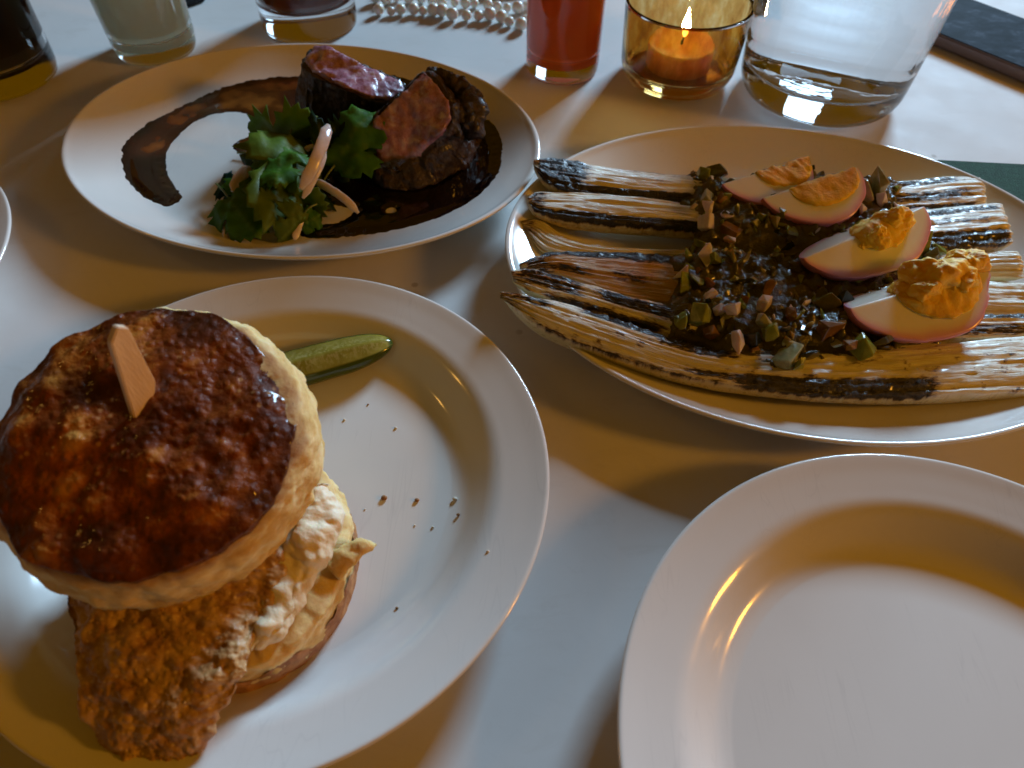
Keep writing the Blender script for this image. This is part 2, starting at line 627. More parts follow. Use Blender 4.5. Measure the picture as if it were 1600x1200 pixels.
M_WOOD = m_wood()
M_LEEK, M_EGGW, M_YOLK, M_MEAT, M_SAUCE, M_PICKLE = m_leek(), m_egg_white(), m_yolk(), m_meat(), m_sauce(), m_pickle()
M_MCRUST = m_simple('seared_crust', (.008, .0045, .004), (.050, .022, .012), 170, .3, .9, .0014, coat=.3, rough2=.6)
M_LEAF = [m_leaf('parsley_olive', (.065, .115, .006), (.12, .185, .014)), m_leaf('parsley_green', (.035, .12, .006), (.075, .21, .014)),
          m_leaf('parsley_shaded', (.005, .020, .006), (.012, .038, .010)), m_leaf('parsley_teal', (.008, .040, .020), (.018, .065, .035))]  # third tone is far darker: shade inside the salad put into the leaf colour
M_STEM = m_simple('parsley_stem_skin', (.08, .12, .02), (.16, .20, .05), 200, .35, .2)
M_SHAL = m_simple('raw_shallot', (.60, .48, .45), (.78, .68, .63), 160, .25, .25, .0005, .35, .004, coat=.3)
M_DICE = {
    'shallot': m_simple('diced_shallot_flesh', (.52, .44, .43), (.74, .66, .64), 200, .15, .3, .0005, .5, .004, coat=.6),
    'green': m_simple('diced_pickle_flesh', (.11, .14, .015), (.25, .29, .05), 200, .14, .3, .0005, .5, .004, coat=.6),
    'olive': m_simple('diced_olive_flesh', (.055, .050, .012), (.13, .115, .03), 200, .15, .3, .0005, .4, .003, coat=.6),
    'pale': m_simple('diced_pale_pickle', (.22, .23, .10), (.40, .40, .22), 200, .12, .25, .0005, .5, .004, coat=.7),
    'amber': m_simple('diced_amber_flesh', (.12, .055, .014), (.24, .12, .035), 200, .2, .3, .0005, .3, .003, coat=.4),
    'dark': m_simple('chopped_dark_herb', (.006, .009, .004), (.018, .020, .007), 200, .25, .3, .0005, coat=.3),
}
M_RELISH = m_simple('relish_dressing', (.030, .025, .008), (.105, .080, .022), 150, .16, .8, .0014, coat=.5)

# ------------------------------------------------------------------ tabletop
V, F = [], []
x0, x1, y0, y1, zb = -0.95, 0.95, -0.45, 1.05, -0.03
V = [(x0, y0, zb), (x1, y0, zb), (x1, y1, zb), (x0, y1, zb), (x0, y0, 0), (x1, y0, 0), (x1, y1, 0), (x0, y1, 0)]
F = [(0, 3, 2, 1), (4, 5, 6, 7), (0, 1, 5, 4), (1, 2, 6, 5), (2, 3, 7, 6), (3, 0, 4, 7)]
t = build('tabletop', V, F, MT, smooth=False)
tag(t, 'off-white tabletop under the plates and glasses', None, None, 'structure')

# ------------------------------------------------------------------ plates
ROUND = [(0, .0040), (.030, .0040), (.0600, .0040), (.0660, .0042), (.0705, .0058), (.0750, .0094), (.0790, .0127), (.0825, .0145), (.0870, .0156), (.0930, .0170), (.0975, .0182),
         (.0990, .0185), (.0998, .0182), (.1000, .0176), (.0994, .0168), (.0960, .0158), (.0890, .0138), (.0835, .0122), (.0780, .0082), (.0700, .0030), (.0660, .0010), (.0640, 0), (.0600, 0), (.0585, .0014), (.030, .0015), (0, .0015)]
OVAL = [(0, .0040), (.30, .0040), (.60, .0040), (.68, .0043), (.76, .0060), (.84, .0095), (.91, .0134), (.96, .0165), (.982, .0182), (.992, .0185), (.999, .0182), (1.0, .0176),
        (.993, .0165), (.955, .0140), (.89, .0095), (.81, .0045), (.72, .0013), (.68, 0), (.64, 0), (.62, .0014), (.30, .0015), (0, .0015)]


def surf_z(prof, s):
    top = [p for p in prof[:10 if prof is OVAL else 12]]
    return np.interp(s, [p[0] for p in top], [p[1] for p in top])


PL = {}


def plate(key, cx, cy, a, b, rot, label, oval):
    prof = OVAL if oval else ROUND
    sp = smooth_prof(prof, 5)
    sp[:, 0] = np.maximum(sp[:, 0], 0)
    sp[0, 0] = sp[-1, 0] = 0
    k = 1.0 if oval else 10.0
    V, F = lathe(sp, 160, (cx, cy, 0), a if oval else 1, b if oval else 1, rot)
    o = build('oval_platter' if oval else 'dinner_plate', V, F, MG, origin=(cx, cy, 0))
    tag(o, label, 'plate', 'white ceramic plates on the table')
    PL[key] = (cx, cy, a, b, rot, prof)
    return o


def on_plate(key, x, y):
    """height of a plate's upper surface under a point"""
    cx, cy, a, b, rot, prof = PL[key]
    x, y = np.asarray(x) - cx, np.asarray(y) - cy
    c, s = math.cos(rot), math.sin(rot)
    if prof is OVAL: q = np.hypot((c * x + s * y) / a, (-s * x + c * y) / b)
    else: q = np.hypot(x, y)
    return surf_z(prof, q)


plate('steak', -.1153, .3446, .1296, .1008, -.2214, 'white oval platter smeared with brown sauce under the steak and parsley', True)
plate('leek', .1302, .2520, .1346, .1064, -.1003, 'white oval platter under the charred leeks and egg wedges', True)
plate('sand', -.0864, .1313, .1, .1, 0, 'round white plate with crumbs under the biscuit sandwich', False)
plate('empty', .1302, .0420, .1, .1, 0, 'clean empty round white plate at the lower right', False)
plate('far', -.3280, .2250, .1, .1, 0, 'sliver of an empty white plate at the left edge', False)

# ------------------------------------------------------------------ biscuit sandwich
rng = np.random.default_rng(7)
SB = (-.0950, .1080, .004)
sandwich = thing('biscuit_sandwich', SB, 'tall biscuit sandwich with glazed brown top, fried chicken and a wooden pick', 'sandwich')


def frame(n):
    n = unit(n)
    e1 = unit(np.cross([0, 1, 0], n))
    return e1, np.cross(n, e1), n


def polar(NR, NA, fn):
    """disc-like sheet; fn(q, th) -> local xyz and q runs 0..1"""
    q = np.linspace(0, 1, NR)[1:]
    th = np.arange(NA) * 2 * np.pi / NA
    Q, TH = np.meshgrid(q, th, indexing='ij')
    P = fn(Q.ravel(), TH.ravel())
    P0 = fn(np.array([0.0]), np.array([0.0]))
    V = np.vstack([P0, P])
    F = []
    for k in range(NA): F.append((0, 1 + k, 1 + (k + 1) % NA))
    for i in range(NR - 2):
        for k in range(NA):
            j = (k + 1) % NA
            F.append((1 + i * NA + k, 1 + (i + 1) * NA + k, 1 + (i + 1) * NA + j, 1 + i * NA + j))
    return V, F, np.concatenate([[0], Q.ravel()])


def ring_close(V, F, NA, p):
    n = len(V)
    V = np.vstack([V, [p]])
    s = n - NA
    for k in range(NA): F.append((s + (k + 1) % NA, s + k, n))
    return V, F


def biscuit_rad(th, seed, amp=.03):
    P = np.stack([np.cos(th) * 1.3, np.sin(th) * 1.3, np.full_like(th, seed * 3.7)], -1)
    return 1 + amp * fbm(P, 3, seed)


TC = np.array([-.1030, .1125, .0655])
e1, e2, e3 = frame((.05, -.27, .96))
RT = .0405


def crust_fn(q, th):
    s = np.minimum(q / .90, 1.0)
    over = np.clip((q - .90) / .10, 0, 1)
    R = RT * biscuit_rad(th, 3, .034)
    r = R * (s + .004 * np.sin(over * math.pi / 2)) * (1 + .016 * fbm(np.stack([np.cos(th) * 6, np.sin(th) * 6, 0 * th], -1), 3, 77) * s)
    z = .0046 * (1 - s ** 2.2) - .0014 * sstep(.80, 1.0, s) - .0026 * over ** 1.3
    x, y = r * np.cos(th), r * np.sin(th)
    P = np.stack([x, y, np.zeros_like(x)], -1)
    bl = cells(P * 300, 5)
    z = z + (.0017 * fbm(P * 48, 2, 9)) * (1 - over) + .00042 * fbm(P * 230, 3, 12) + .00050 * sstep(.36, .0, bl) * (1 - over)
    dm = sstep(.55, .05, cells(P * 95, 15))
    z = z + .0010 * dm * (1 - over)
    z = z - .0028 * np.exp(-((x + .006) ** 2 + (y - .004) ** 2) / .010 ** 2)
    return TC + x[:, None] * e1 + y[:, None] * e2 + z[:, None] * e3


V, F, Q = polar(92, 300, crust_fn)
_l = np.stack([(V - TC) @ e1, (V - TC) @ e2, np.zeros(len(V))], -1)
domev = np.concatenate([sstep(.55, .05, cells(_l * 95, 15)), [0]])
V, F = ring_close(V, F, 300, TC - .0040 * e3)
rimv = np.concatenate([sstep(.74, .93, Q), [1.0]])


def crumb_body(cen, basis, rad, h, bulge, seed, toast=0.0, NA=280, NZ=26):
    a, b, c = basis
    V, br = [], []
    th = np.arange(NA) * 2 * np.pi / NA
    rad_th = biscuit_rad(th, seed, .025)
    rows = []
    for j in range(8): rows.append((j / 8.0, 0.0))                    # top face, centre outwards
    for j in range(NZ + 1): rows.append((1.0, j / NZ))               # side, downwards
    for j in range(1, 6): rows.append((1 - j / 6.0, 1.0))             # bottom
    F = []
    for q, d in rows[1:]:
        prof = 1 + bulge * math.sin(math.pi * min(1, d * 1.02)) ** .8 if q == 1.0 else 1.0
        edge = 1 - .02 * (max(0, .12 - d) / .12) ** 2 - .10 * (max(0, d - .85) / .15) ** 2
        r = rad * rad_th * (prof * edge if q == 1.0 else q * .92)
        x, y = r * np.cos(th), r * np.sin(th)
        z = -h * d * np.ones_like(x)
        P = np.stack([x, y, z], -1)
        lay = fbm(np.stack([np.cos(th) * 7, np.sin(th) * 7, z * 330], -1), 3, seed + 2)
        rough = fbm(P * 260, 4, seed + 5, .6)
        if q == 1.0:
            k = 1 + (.024 * lay + .008 * rough)
            x, y = x * k, y * k
        else:
            pit = cells(P * 190, seed + 8)
            z = z + (.0011 * rough - .0022 * sstep(.32, .05, pit)) * (1 if d == 0 else .3)
        V.append(cen + x[:, None] * a + y[:, None] * b + z[:, None] * c)
        br.append(np.full(NA, 0.0) if q < 1 else sstep(.17, .02, np.full(NA, d)) * toast)
    V = np.vstack(V)
    br = np.concatenate(br)
    nr = len(rows) - 1
    n = len(V)
    V = np.vstack([V, cen, cen - c * h])
    br = np.concatenate([br, [0, 0]])
    for k in range(NA):
        j = (k + 1) % NA
        F.append((n, k, j))
        F.append((n + 1, (nr - 1) * NA + j, (nr - 1) * NA + k))
    for i in range(nr - 1):
        for k in range(NA):
            j = (k + 1) % NA
            F.append((i * NA + k, (i + 1) * NA + k, (i + 1) * NA + j, i * NA + j))
    return V, F, br


Vb, Fb, br = crumb_body(TC - .0020 * e3, (e1, e2, e3), RT * 1.0, .0245, .125, 4, .9)
top_bun = build('top_biscuit', Vb, Fb, M_CRUMB, sandwich, attrs={'brown': br})
build('crust', V, F, M_CRUST, top_bun, attrs={'rim': rimv, 'dome': domev})

# lower half: cut face up, browned outside
LC = np.array([-.0905, .0990, .0235])
f1, f2, f3 = frame((.07, -.03, 1))
Vb, Fb, br = crumb_body(LC, (f1, f2, f3), .0392, .0190, .03, 21)
low_bun = build('bottom_biscuit', Vb, Fb, M_CRUMB, sandwich, attrs={'brown': br})
M_LCRUST = m_simple('biscuit_side_crust', (.22, .075, .020), (.52, .26, .085), 120, .65, .7, .0010, .1)


def low_crust(q, th):
    # a shell hugging the side: q 0..1 from the lip down to the underside
    r = .0392 * biscuit_rad(th, 21, .025)
    s = np.clip(q / .8, 0, 1)
    prof = 1.012 + .036 * np.sin(np.pi * np.clip(.12 + s * .88, 0, 1)) ** .8
    inn = np.clip((q - .8) / .2, 0, 1)
    r = r * prof * (1 - .10 * np.clip(s - .85, 0, 1) / .15) * (1 - inn * .95)
    x, y = r * np.cos(th), r * np.sin(th)
    z = -.0068 - .0126 * s
    P = np.stack([x, y, z], -1)
    z = z + .0028 * fbm(np.stack([np.cos(th) * 5, np.sin(th) * 5, 0 * th], -1), 3, 31) * (1 - s)
    r2 = 1 + .012 * fbm(P * 230, 3, 33)
    return LC + (x * r2)[:, None] * f1 + (y * r2)[:, None] * f2 + z[:, None] * f3


NA = 220
qs = np.linspace(0, 1, 26)
Qg, TG = np.meshgrid(qs, np.arange(NA) * 2 * np.pi / NA, indexing='ij')
V = low_crust(Qg.ravel(), TG.ravel())
F = [(i * NA + k, (i + 1) * NA + k, (i + 1) * NA + (k + 1) % NA, i * NA + (k + 1) % NA) for i in range(25) for k in range(NA)]
build('crust', V, F, M_LCRUST, low_bun, closed=False)

# torn flap of the lower half that sticks out over the plate
fl = [A(520, 890, .0215), A(545, 868, .0235), A(568, 852, .0240), A(590, 851, .0215)]
path = resample(np.array(fl), 26)
V, F = tube(path, np.interp(np.linspace(0, 1, 26), [0, .3, .7, 1], [.0042, .0040, .0030, .0008]), 14, .55)
N = normals(V, F)
V = V + N * (.0007 * fbm(V * 420, 3, 41))[:, None]
build('torn_flap', V, F, M_CRUMB, low_bun, attrs={'brown': np.clip((V[:, 2] < .021) * .7, 0, 1)})

# fried chicken cutlet
UL = np.array([A(215, 870, .042), A(120, 905, .036), A(95, 945, .0300), A(112, 1000, .0285), A(122, 1065, .0260), A(140, 1125, .0215), A(172, 1192, .0150)])
LL = np.array([A(400, 850, .040), A(448, 880, .0330), A(425, 935, .0300), A(390, 1000, .0290), A(378, 1060, .0270), A(342, 1115, .0220), A(305, 1195, .0150)])
V, F, t_, v_, tp = strip_solid(UL, LL, 190, 90, 26, .0050, .0085, (.0, .14))
N = normals(V, F)
big = fbm(V * 95, 3, 51)
fine = fbm(V * 300, 4, 52, .6)
flk = sstep(.45, .05, cells(V * 330, 53))
V = V + N * (.0022 * big + .00060 * fine + .00070 * flk)[:, None]
V[:, 2] = np.maximum(V[:, 2], .0046)
cut = build('fried_chicken', V, F, M_CHICK, sandwich)
# loose flakes of the coating
V0, F0 = [], []
idx = rng.choice(len(V), 1300, replace=False)
for i in idx:
    if tp[i] < .5: continue
    p = V[i]
    s = rng.uniform(.00025, .0007)
    d = unit(rng.normal(size=(4, 3))) * s * rng.uniform(.6, 1.3, (4, 1))
    k = len(V0)
    V0 += [p + N[i] * s * .3 + dd for dd in d]
    F0 += [(k, k + 1, k + 2), (k, k + 2, k + 3), (k, k + 3, k + 1), (k + 1, k + 3, k + 2)]
fo = build('coating_flakes', V0, F0, M_CHICK, cut, smooth=False)
fo['kind'] = 'stuff'

# cream cheese pressed out along the right side
cp = np.array([A(496, 756, .0360), A(506, 790, .0335), A(498, 838, .0310), A(478, 880, .0290), A(458, 920, .0275), A(440, 955, .0262), A(420, 990, .0250), A(405, 1015, .0240)])
path = resample(cp, 110)
rr = np.interp(np.linspace(0, 1, 110), [0, .15, .4, .5, .62, .75, .9, 1], [.0035, .0052, .0062, .0044, .0046, .0040, .0034, .0008])
V, F = tube(path, rr, 40, .9)
N = normals(V, F)
V = V + N * (.0022 * fbm(V * 95, 2, 61) + .00045 * fbm(V * 420, 3, 62) - .0008 * np.abs(fbm(V * 170, 2, 63)) + .0002)[:, None]
build('cream_cheese', V, F, M_CREAM, sandwich)
cp2 = np.array([A(478, 800, .0345), A(470, 860, .0310), A(440, 920, .0290), A(410, 970, .0270), A(385, 1010, .0250)])
path = resample(cp2, 60)
V, F = tube(path, np.interp(np.linspace(0, 1, 60), [0, .3, .8, 1], [.004, .0062, .0058, .002]), 26, .6)
N = normals(V, F)
V = V + N * (.0014 * fbm(V * 130, 3, 65) + .0006 * fbm(V * 400, 3, 66))[:, None]
build('cream_cheese', V, F, M_CREAM, sandwich)

# flat wooden pick
pb, pt = A(226, 655, .0680), A(186, 518, .0955)
ax = unit(pt - pb)
view = unit(np.array([0, 0, HC]) - (pb + pt) / 2)
wd = unit(np.cross(ax, view))
wd = unit(wd * math.cos(.42) + np.cross(ax, wd) * math.sin(.42))
nn = np.cross(wd, ax)


def on_plane(px, py):
    d = A(px, py, 0) - np.array([0, 0, HC])
    c = np.array([0, 0, HC])
    return c + d * (((pb - c) @ nn) / (d @ nn))


out = [on_plane(*q) for q in [(174, 538), (184, 511), (201, 512), (244, 597), (242, 625), (230, 662), (214, 665), (206, 640)]]
out = [((p - pb) @ wd, (p - pb) @ ax) for p in out]
bm = bmesh.new()
fr = [bm.verts.new(pb + wd * x + ax * y) for x, y in out]
bk = [bm.verts.new(pb + wd * x + ax * y - nn * .0024) for x, y in out]
bm.faces.new(fr)
bm.faces.new(bk[::-1])
for i in range(len(out)):
    j = (i + 1) % len(out)
    bm.faces.new((fr[j], fr[i], bk[i], bk[j]))
bmesh.ops.recalc_face_normals(bm, faces=bm.faces)
bmesh.ops.bevel(bm, geom=bm.edges[:], offset=.0003, segments=2, affect='EDGES')
V = np.array([v.co[:] for v in bm.verts])
bm.verts.index_update()
F = [tuple(v.index for v in f.verts) for f in bm.faces]
bm.free()
build('wooden_pick', V, F, M_WOOD, sandwich, smooth=False)


# ------------------------------------------------------------------ pickle spears
def pickle(P, w, label, seed):
    """quarter spear: two flat cut faces over a rounded green skin"""
    path = resample(np.array(P), 90)
    n = 26
    T = unit(np.gradient(path, axis=0))
    V, F, sk, al, acr, core = [], [], [], [], [], []
    for i in range(90):
        t = i / 89
        e = math.sqrt(max(.02, 1 - abs(2 * t - 1) ** 3.2))
        side = unit(np.cross(T[i], [0, 0, 1.0]))
        up = np.cross(side, T[i])
        r = w * e
        ang = [math.radians(a) for a in np.linspace(-20, 200, 15)]    # skin under and round the sides
        ring = []
        for a in ang: ring.append((math.cos(a) * r, -math.sin(a) * r * .80, 1.0, .0))
        k0 = (math.cos(ang[-1]) * r, -math.sin(ang[-1]) * r * .80)
        k1 = (math.cos(ang[0]) * r, -math.sin(ang[0]) * r * .80)
        ridge = (.12 * r, .62 * r)
        for k in range(1, 6): ring.append((k0[0] + (ridge[0] - k0[0]) * k / 6, k0[1] + (ridge[1] - k0[1]) * k / 6, max(0, .6 - k * .22), k / 6))
        ring.append((ridge[0], ridge[1], 0, 1.0))
        for k in range(1, 6): ring.append((ridge[0] + (k1[0] - ridge[0]) * k / 6, ridge[1] + (k1[1] - ridge[1]) * k / 6, max(0, .6 - (6 - k) * .22), 1 - k / 6))
        n = len(ring)
        for x, y, s, c in ring:
            V.append(path[i] + side * x + up * y)
            sk.append(max(s, .9 * sstep(.06, .0, t), .9 * sstep(.94, 1.0, t))); al.append(t); acr.append(x / r); core.append(c if .3 < c < .85 else 0)
    for i in range(89):
        for k in range(n):
            j = (k + 1) % n
            F.append((i * n + k, i * n + j, (i + 1) * n + j, (i + 1) * n + k))
    V = np.array(V)
    a, b = len(V), len(V) + 1
    V = np.vstack([V, V[:n].mean(0), V[-n:].mean(0)])
    sk += [1, 1]; al += [0, 1]; acr += [0, 0]; core += [0, 0]
    for k in range(n):
        j = (k + 1) % n
        F.append((a, j, k))
        F.append((b, 89 * n + k, 89 * n + j))
    V = V + normals(V, F) * (.00018 * fbm(V * 110, 2, seed))[:, None]
    o = build('pickle_spear', V, F, M_PICKLE, attrs={'skin': sk, 'along': al, 'across': acr, 'core': core})
    return tag(o, label, 'pickle', 'pickle spears beside the sandwich')


pickle([A(350, 610, .0105), A(430, 585, .0108), A(520, 560, .0110), A(613, 534, .0120)], .0088, 'green pickle spear sticking out behind the right of the sandwich', 71)
pickle([A(-80, 700, .0125), A(-40, 690, .0115), A(0, 680, .0105), A(50, 660, .0105)], .0060, 'pickle end barely showing at the left of the sandwich', 72)

# ------------------------------------------------------------------ crumbs on the sandwich plate
M_CB = m_simple('toasted_crumb', (.20, .075, .02), (.42, .22, .07), 500, .6, .5, .0004)
M_CW = m_simple('pale_crumb', (.66, .58, .44), (.80, .74, .62), 500, .6, .5, .0004)
for px, py, s, mm, lb in [(600, 778, .0013, M_CB, 'largest toasted brown crumb on the plate'), (651, 781, .0010, M_CB, 'yellow crumb just right of the brown crumb'),
                          (711, 780, .0010, M_CW, 'white crumb near the plate wall, right of the yellow crumb'), (716, 806, .0007, M_CB, 'tiny brown crumb just below the white crumb'),
                          (538, 655, .0006, M_CW, 'pale speck below the pickle, nearest to the bun'), (618, 668, .0006, M_CW, 'pale speck below the tip of the pickle'), (575, 631, .0005, M_CB, 'brown speck closest under the pickle'), (570, 795, .0004, M_CW, 'pale speck left of the largest brown crumb'), (676, 823, .0006, M_CW, 'pale speck below and between the yellow and white crumbs'), (648, 820, .0004, M_CW, 'pale speck straight below the yellow crumb'),
                          (620, 950, .0006, M_CB, 'lone brown speck on the lower part of the plate'), (763, 883, .0006, M_CW, 'lone pale speck on the rim side of the plate wall')]:
    p = A(px, py, .0046)
    V, F = lathe([(0, -1), (.6, -.75), (.95, -.2), (.8, .4), (.45, .8), (0, .95)], 9)
    V = V * s * np.array([1, .85, .7]) + p
    V = V + (V - p) * (.16 * fbm(V * 1100 + px, 2, 5))[:, None]
    V[:, 2] += float(on_plate('sand', p[0], p[1])) - np.percentile(V[:, 2], 12)
    o = build('crumb', V, F, mm)
    tag(o, lb or 'speck of pale crumb scattered on the sandwich plate', 'crumb', 'crumbs on the sandwich plate')

# ------------------------------------------------------------------ sauce on the steak platter
def sdist(P, poly):
    """signed distance to a closed polygon, positive inside"""
    A_, B_ = poly, np.roll(poly, -1, 0)
    best = np.full(len(P), 9.0)
    inside = np.zeros(len(P), bool)
    for a, b in zip(A_, B_):
        d = b - a
        t = np.clip(((P - a) @ d) / (d @ d + 1e-15), 0, 1)
        best = np.minimum(best, np.hypot(*(P - a - t[:, None] * d).T))
        c = (a[1] > P[:, 1]) != (b[1] > P[:, 1])
        xi = a[0] + (P[:, 1] - a[1]) * d[0] / (d[1] if abs(d[1]) > 1e-12 else 1e-12)
        inside ^= c & (P[:, 0] < xi)
    return np.where(inside, best, -best)


def closed_spline(P, n=6):
    P = np.array(P, float)
    m = len(P)
    out = []
    for i in range(m):
        p0, p1, p2, p3 = P[i - 1], P[i], P[(i + 1) % m], P[(i + 2) % m]
        for k in range(n):
            t = k / n
            out.append(.5 * (2 * p1 + (p2 - p0) * t + (2 * p0 - 5 * p1 + 4 * p2 - p3) * t * t + (3 * p1 - p0 - 3 * p2 + p3) * t ** 3))
    return np.array(out)


SPX = [(282, 305), (270, 318), (255, 321), (225, 310), (202, 285), (194, 250), (206, 222), (245, 190), (305, 160), (360, 140), (420, 129), (456, 127), (560, 122), (680, 150), (745, 190), (775, 215),
       (784, 248), (772, 290), (722, 328), (655, 352), (580, 365), (500, 371), (468, 366), (480, 352), (520, 348), (545, 338), (552, 326), (520, 318), (470, 300), (420, 268), (385, 245), (363, 226),
       (388, 210), (402, 198), (393, 182), (370, 173), (330, 177), (295, 194), (266, 224), (258, 250), (264, 278)]
ppx = closed_spline(SPX, 5)
poly = np.array([A(x, y, .0048)[:2] for x, y in ppx])
g = .0007
lo, hi = poly.min(0) - .004, poly.max(0) + .004
nx, ny = int((hi[0] - lo[0]) / g), int((hi[1] - lo[1]) / g)
GX, GY = np.meshgrid(lo[0] + np.arange(nx) * g, lo[1] + np.arange(ny) * g, indexing='ij')
P2 = np.stack([GX.ravel(), GY.ravel()], -1)
sd = sdist(P2, poly)
sd0 = sd + .0006 * fbm(np.stack([P2[:, 0], P2[:, 1], 0 * P2[:, 0]], -1) * 330, 3, 81)
hole = np.hypot((P2[:, 0] - A(611, 327, .0048)[0]) / .0028, (P2[:, 1] - A(611, 327, .0048)[1]) / .0024)
sd = np.minimum(sd, (hole - 1) * .008)
P3 = np.stack([P2[:, 0], P2[:, 1], 0 * P2[:, 0]], -1)
sdn = sd + .0006 * fbm(P3 * 330, 3, 81)
deep = sstep(A(400, 250, .005)[0], A(560, 250, .005)[0], P2[:, 0])
tail = np.exp(-(((P2[:, 0] - A(245, 285, .005)[0]) / .018) ** 2 + ((P2[:, 1] - A(245, 285, .005)[1]) / .022) ** 2))
hgt = np.where(sdn > 0, .00012 + (.0003 + .0010 * deep + .0008 * tail) * sstep(0, .006, sdn), sdn * .35)
Z = on_plate('steak', P2[:, 0], P2[:, 1]) + hgt
keep = sdn > -.0022
ora = np.exp(-(((P2[:, 0] - A(395, 160, .005)[0]) / .017) ** 2 + ((P2[:, 1] - A(395, 160, .005)[1]) / .014) ** 2))
thick = np.clip(.30 - .28 * ora + .95 * deep * sstep(-.002, .003, sd0) + .62 * tail + .30 * sstep(.005, .0, sd0) + .22 * fbm(P3 * 60, 3, 83), 0, 1)
idn = np.full(nx * ny, -1)
idn[keep] = np.arange(keep.sum())
I = np.arange(nx * ny).reshape(nx, ny)
quad = np.stack([I[:-1, :-1], I[1:, :-1], I[1:, 1:], I[:-1, 1:]], -1).reshape(-1, 4)
quad = quad[keep[quad].all(1)]
V = np.stack([P2[keep, 0], P2[keep, 1], Z[keep]], -1)
o = build('brown_sauce', V, idn[quad], M_SAUCE, attrs={'thick': thick[keep]}, closed=False)
tag(o, 'glossy dark brown sauce swept and pooled across the steak platter', 'sauce')


# ------------------------------------------------------------------ steak
def chunk(name, top, bottom, parent, done_fn, seed, levels=5, rough=.0016):
    """block between two closed outlines, rounded and roughened; faces of the cut become their own part"""
    m = len(top)
    bm = bmesh.new()
    lay = bm.faces.layers.int.new('cut')
    tv = [bm.verts.new(p) for p in top]
    bv = [bm.verts.new(p) for p in bottom]
    tf = bm.faces.new(tv)
    bm.faces.new(bv[::-1])
    for i in range(m):
        j = (i + 1) % m
        bm.faces.new((tv[j], tv[i], bv[i], bv[j]))
    bmesh.ops.recalc_face_normals(bm, faces=bm.faces)
    tf[lay] = 1
    bmesh.ops.bevel(bm, geom=[e for e in bm.edges], offset=.0022, segments=2, affect='EDGES')
    bmesh.ops.triangulate(bm, faces=bm.faces)
    for _ in range(levels):
        es = [e for e in bm.edges if e.calc_length() > .0021]
        if not es: break
        bmesh.ops.subdivide_edges(bm, edges=es, cuts=1)
        bmesh.ops.triangulate(bm, faces=[f for f in bm.faces if len(f.verts) > 3])
    bm.verts.index_update()
    V = np.array([v.co[:] for v in bm.verts])
    F = [tuple(v.index for v in f.verts) for f in bm.faces]
    cutf = [f[lay] for f in bm.faces]
    bm.free()
    N = normals(V, F)
    top = np.array(top)
    c0 = top.mean(0)
    n0 = unit(np.cross(top[1] - top[0], top[2] - top[1]))
    hgt_ = np.abs((V - c0) @ n0)
    oncut = sstep(.0035, .0006, hgt_)
    V = V + N * ((rough * fbm(V * 120, 4, seed, .55) + rough * .5 * fbm(V * 380, 3, seed + 3)) * (1 - .55 * oncut))[:, None]
    V = V + N * (.0006 * fbm(np.stack([V[:, 0] * 260, V[:, 1] * 260, V[:, 2] * 120], -1), 3, seed + 7) * oncut)[:, None]
    # distance on the cut face from its outline
    s1 = unit(top[1] - top[0])
    s2 = np.cross(n0, s1)
    pl = np.stack([(V - c0) @ s1, (V - c0) @ s2], -1)
    po = np.stack([(top - c0) @ s1, (top - c0) @ s2], -1)
    sd_ = sdist(pl, po)
    done = done_fn(V, sd_)
    for nm, flag, mm in (('cut_face', 1, M_MEAT), ('seared_crust', 0, M_MCRUST)):
        fs = [f for f, c in zip(F, cutf) if c == flag]
        used = sorted({i for f in fs for i in f})
        mp = {i: k for k, i in enumerate(used)}
        build(nm, V[used], [tuple(mp[i] for i in f) for f in fs], mm, parent, attrs={'doneness': done[used]}, closed=False)


def Apts(L): return [A(x, y, z) for x, y, z in L]


sa = thing('steak_piece', A(530, 205, .005), 'steak piece with shiny cut face upward, behind the other piece on the platter', 'steak', 'steak pieces on the oval platter')
topA = Apts([(470, 92, .0440), (489, 66, .0475), (515, 74, .0475), (570, 98, .0425), (632, 124, .0360), (640, 145, .0320), (612, 160, .0320), (580, 152, .0370), (535, 135, .0405), (484, 110, .0425)])
botA = Apts([(455, 190, .0050), (462, 165, .0050), (500, 140, .0050), (570, 140, .0050), (620, 160, .0050), (640, 180, .0050), (630, 200, .0050), (590, 210, .0050), (540, 210, .0050), (480, 210, .0050)])
chunk('a', topA, botA, sa, lambda V, s: np.clip(.55 - s / .0050, 0, 1) * .75, 91, rough=.0009)

sb = thing('steak_piece', A(680, 250, .005), 'steak piece leaning forward with red cut face toward the parsley', 'steak', 'steak pieces on the oval platter')
topB = Apts([(578, 186, .0350), (622, 144, .0430), (664, 105, .0490), (684, 126, .0475), (704, 152, .0440), (708, 185, .0380), (692, 212, .0300), (655, 242, .0210), (622, 266, .0140), (592, 262, .0140), (576, 224, .0240)])
botB = Apts([(600, 200, .0060), (640, 165, .0060), (700, 150, .0060), (742, 165, .0070), (755, 190, .0060), (756, 225, .0050), (735, 262, .0045), (690, 292, .0045), (640, 306, .0045), (590, 300, .0045), (575, 262, .0045)])
topB2 = topB


def doneB(V, s):
    low = sstep(.0215, .0150, V[:, 2] + .003 * fbm(V * 160, 3, 5))
    return np.clip(np.clip(.50 - s / .0060, 0, 1) * .8 + low * .95, 0, 1)


chunk('b', topB, botB, sb, doneB, 97, rough=.0012)
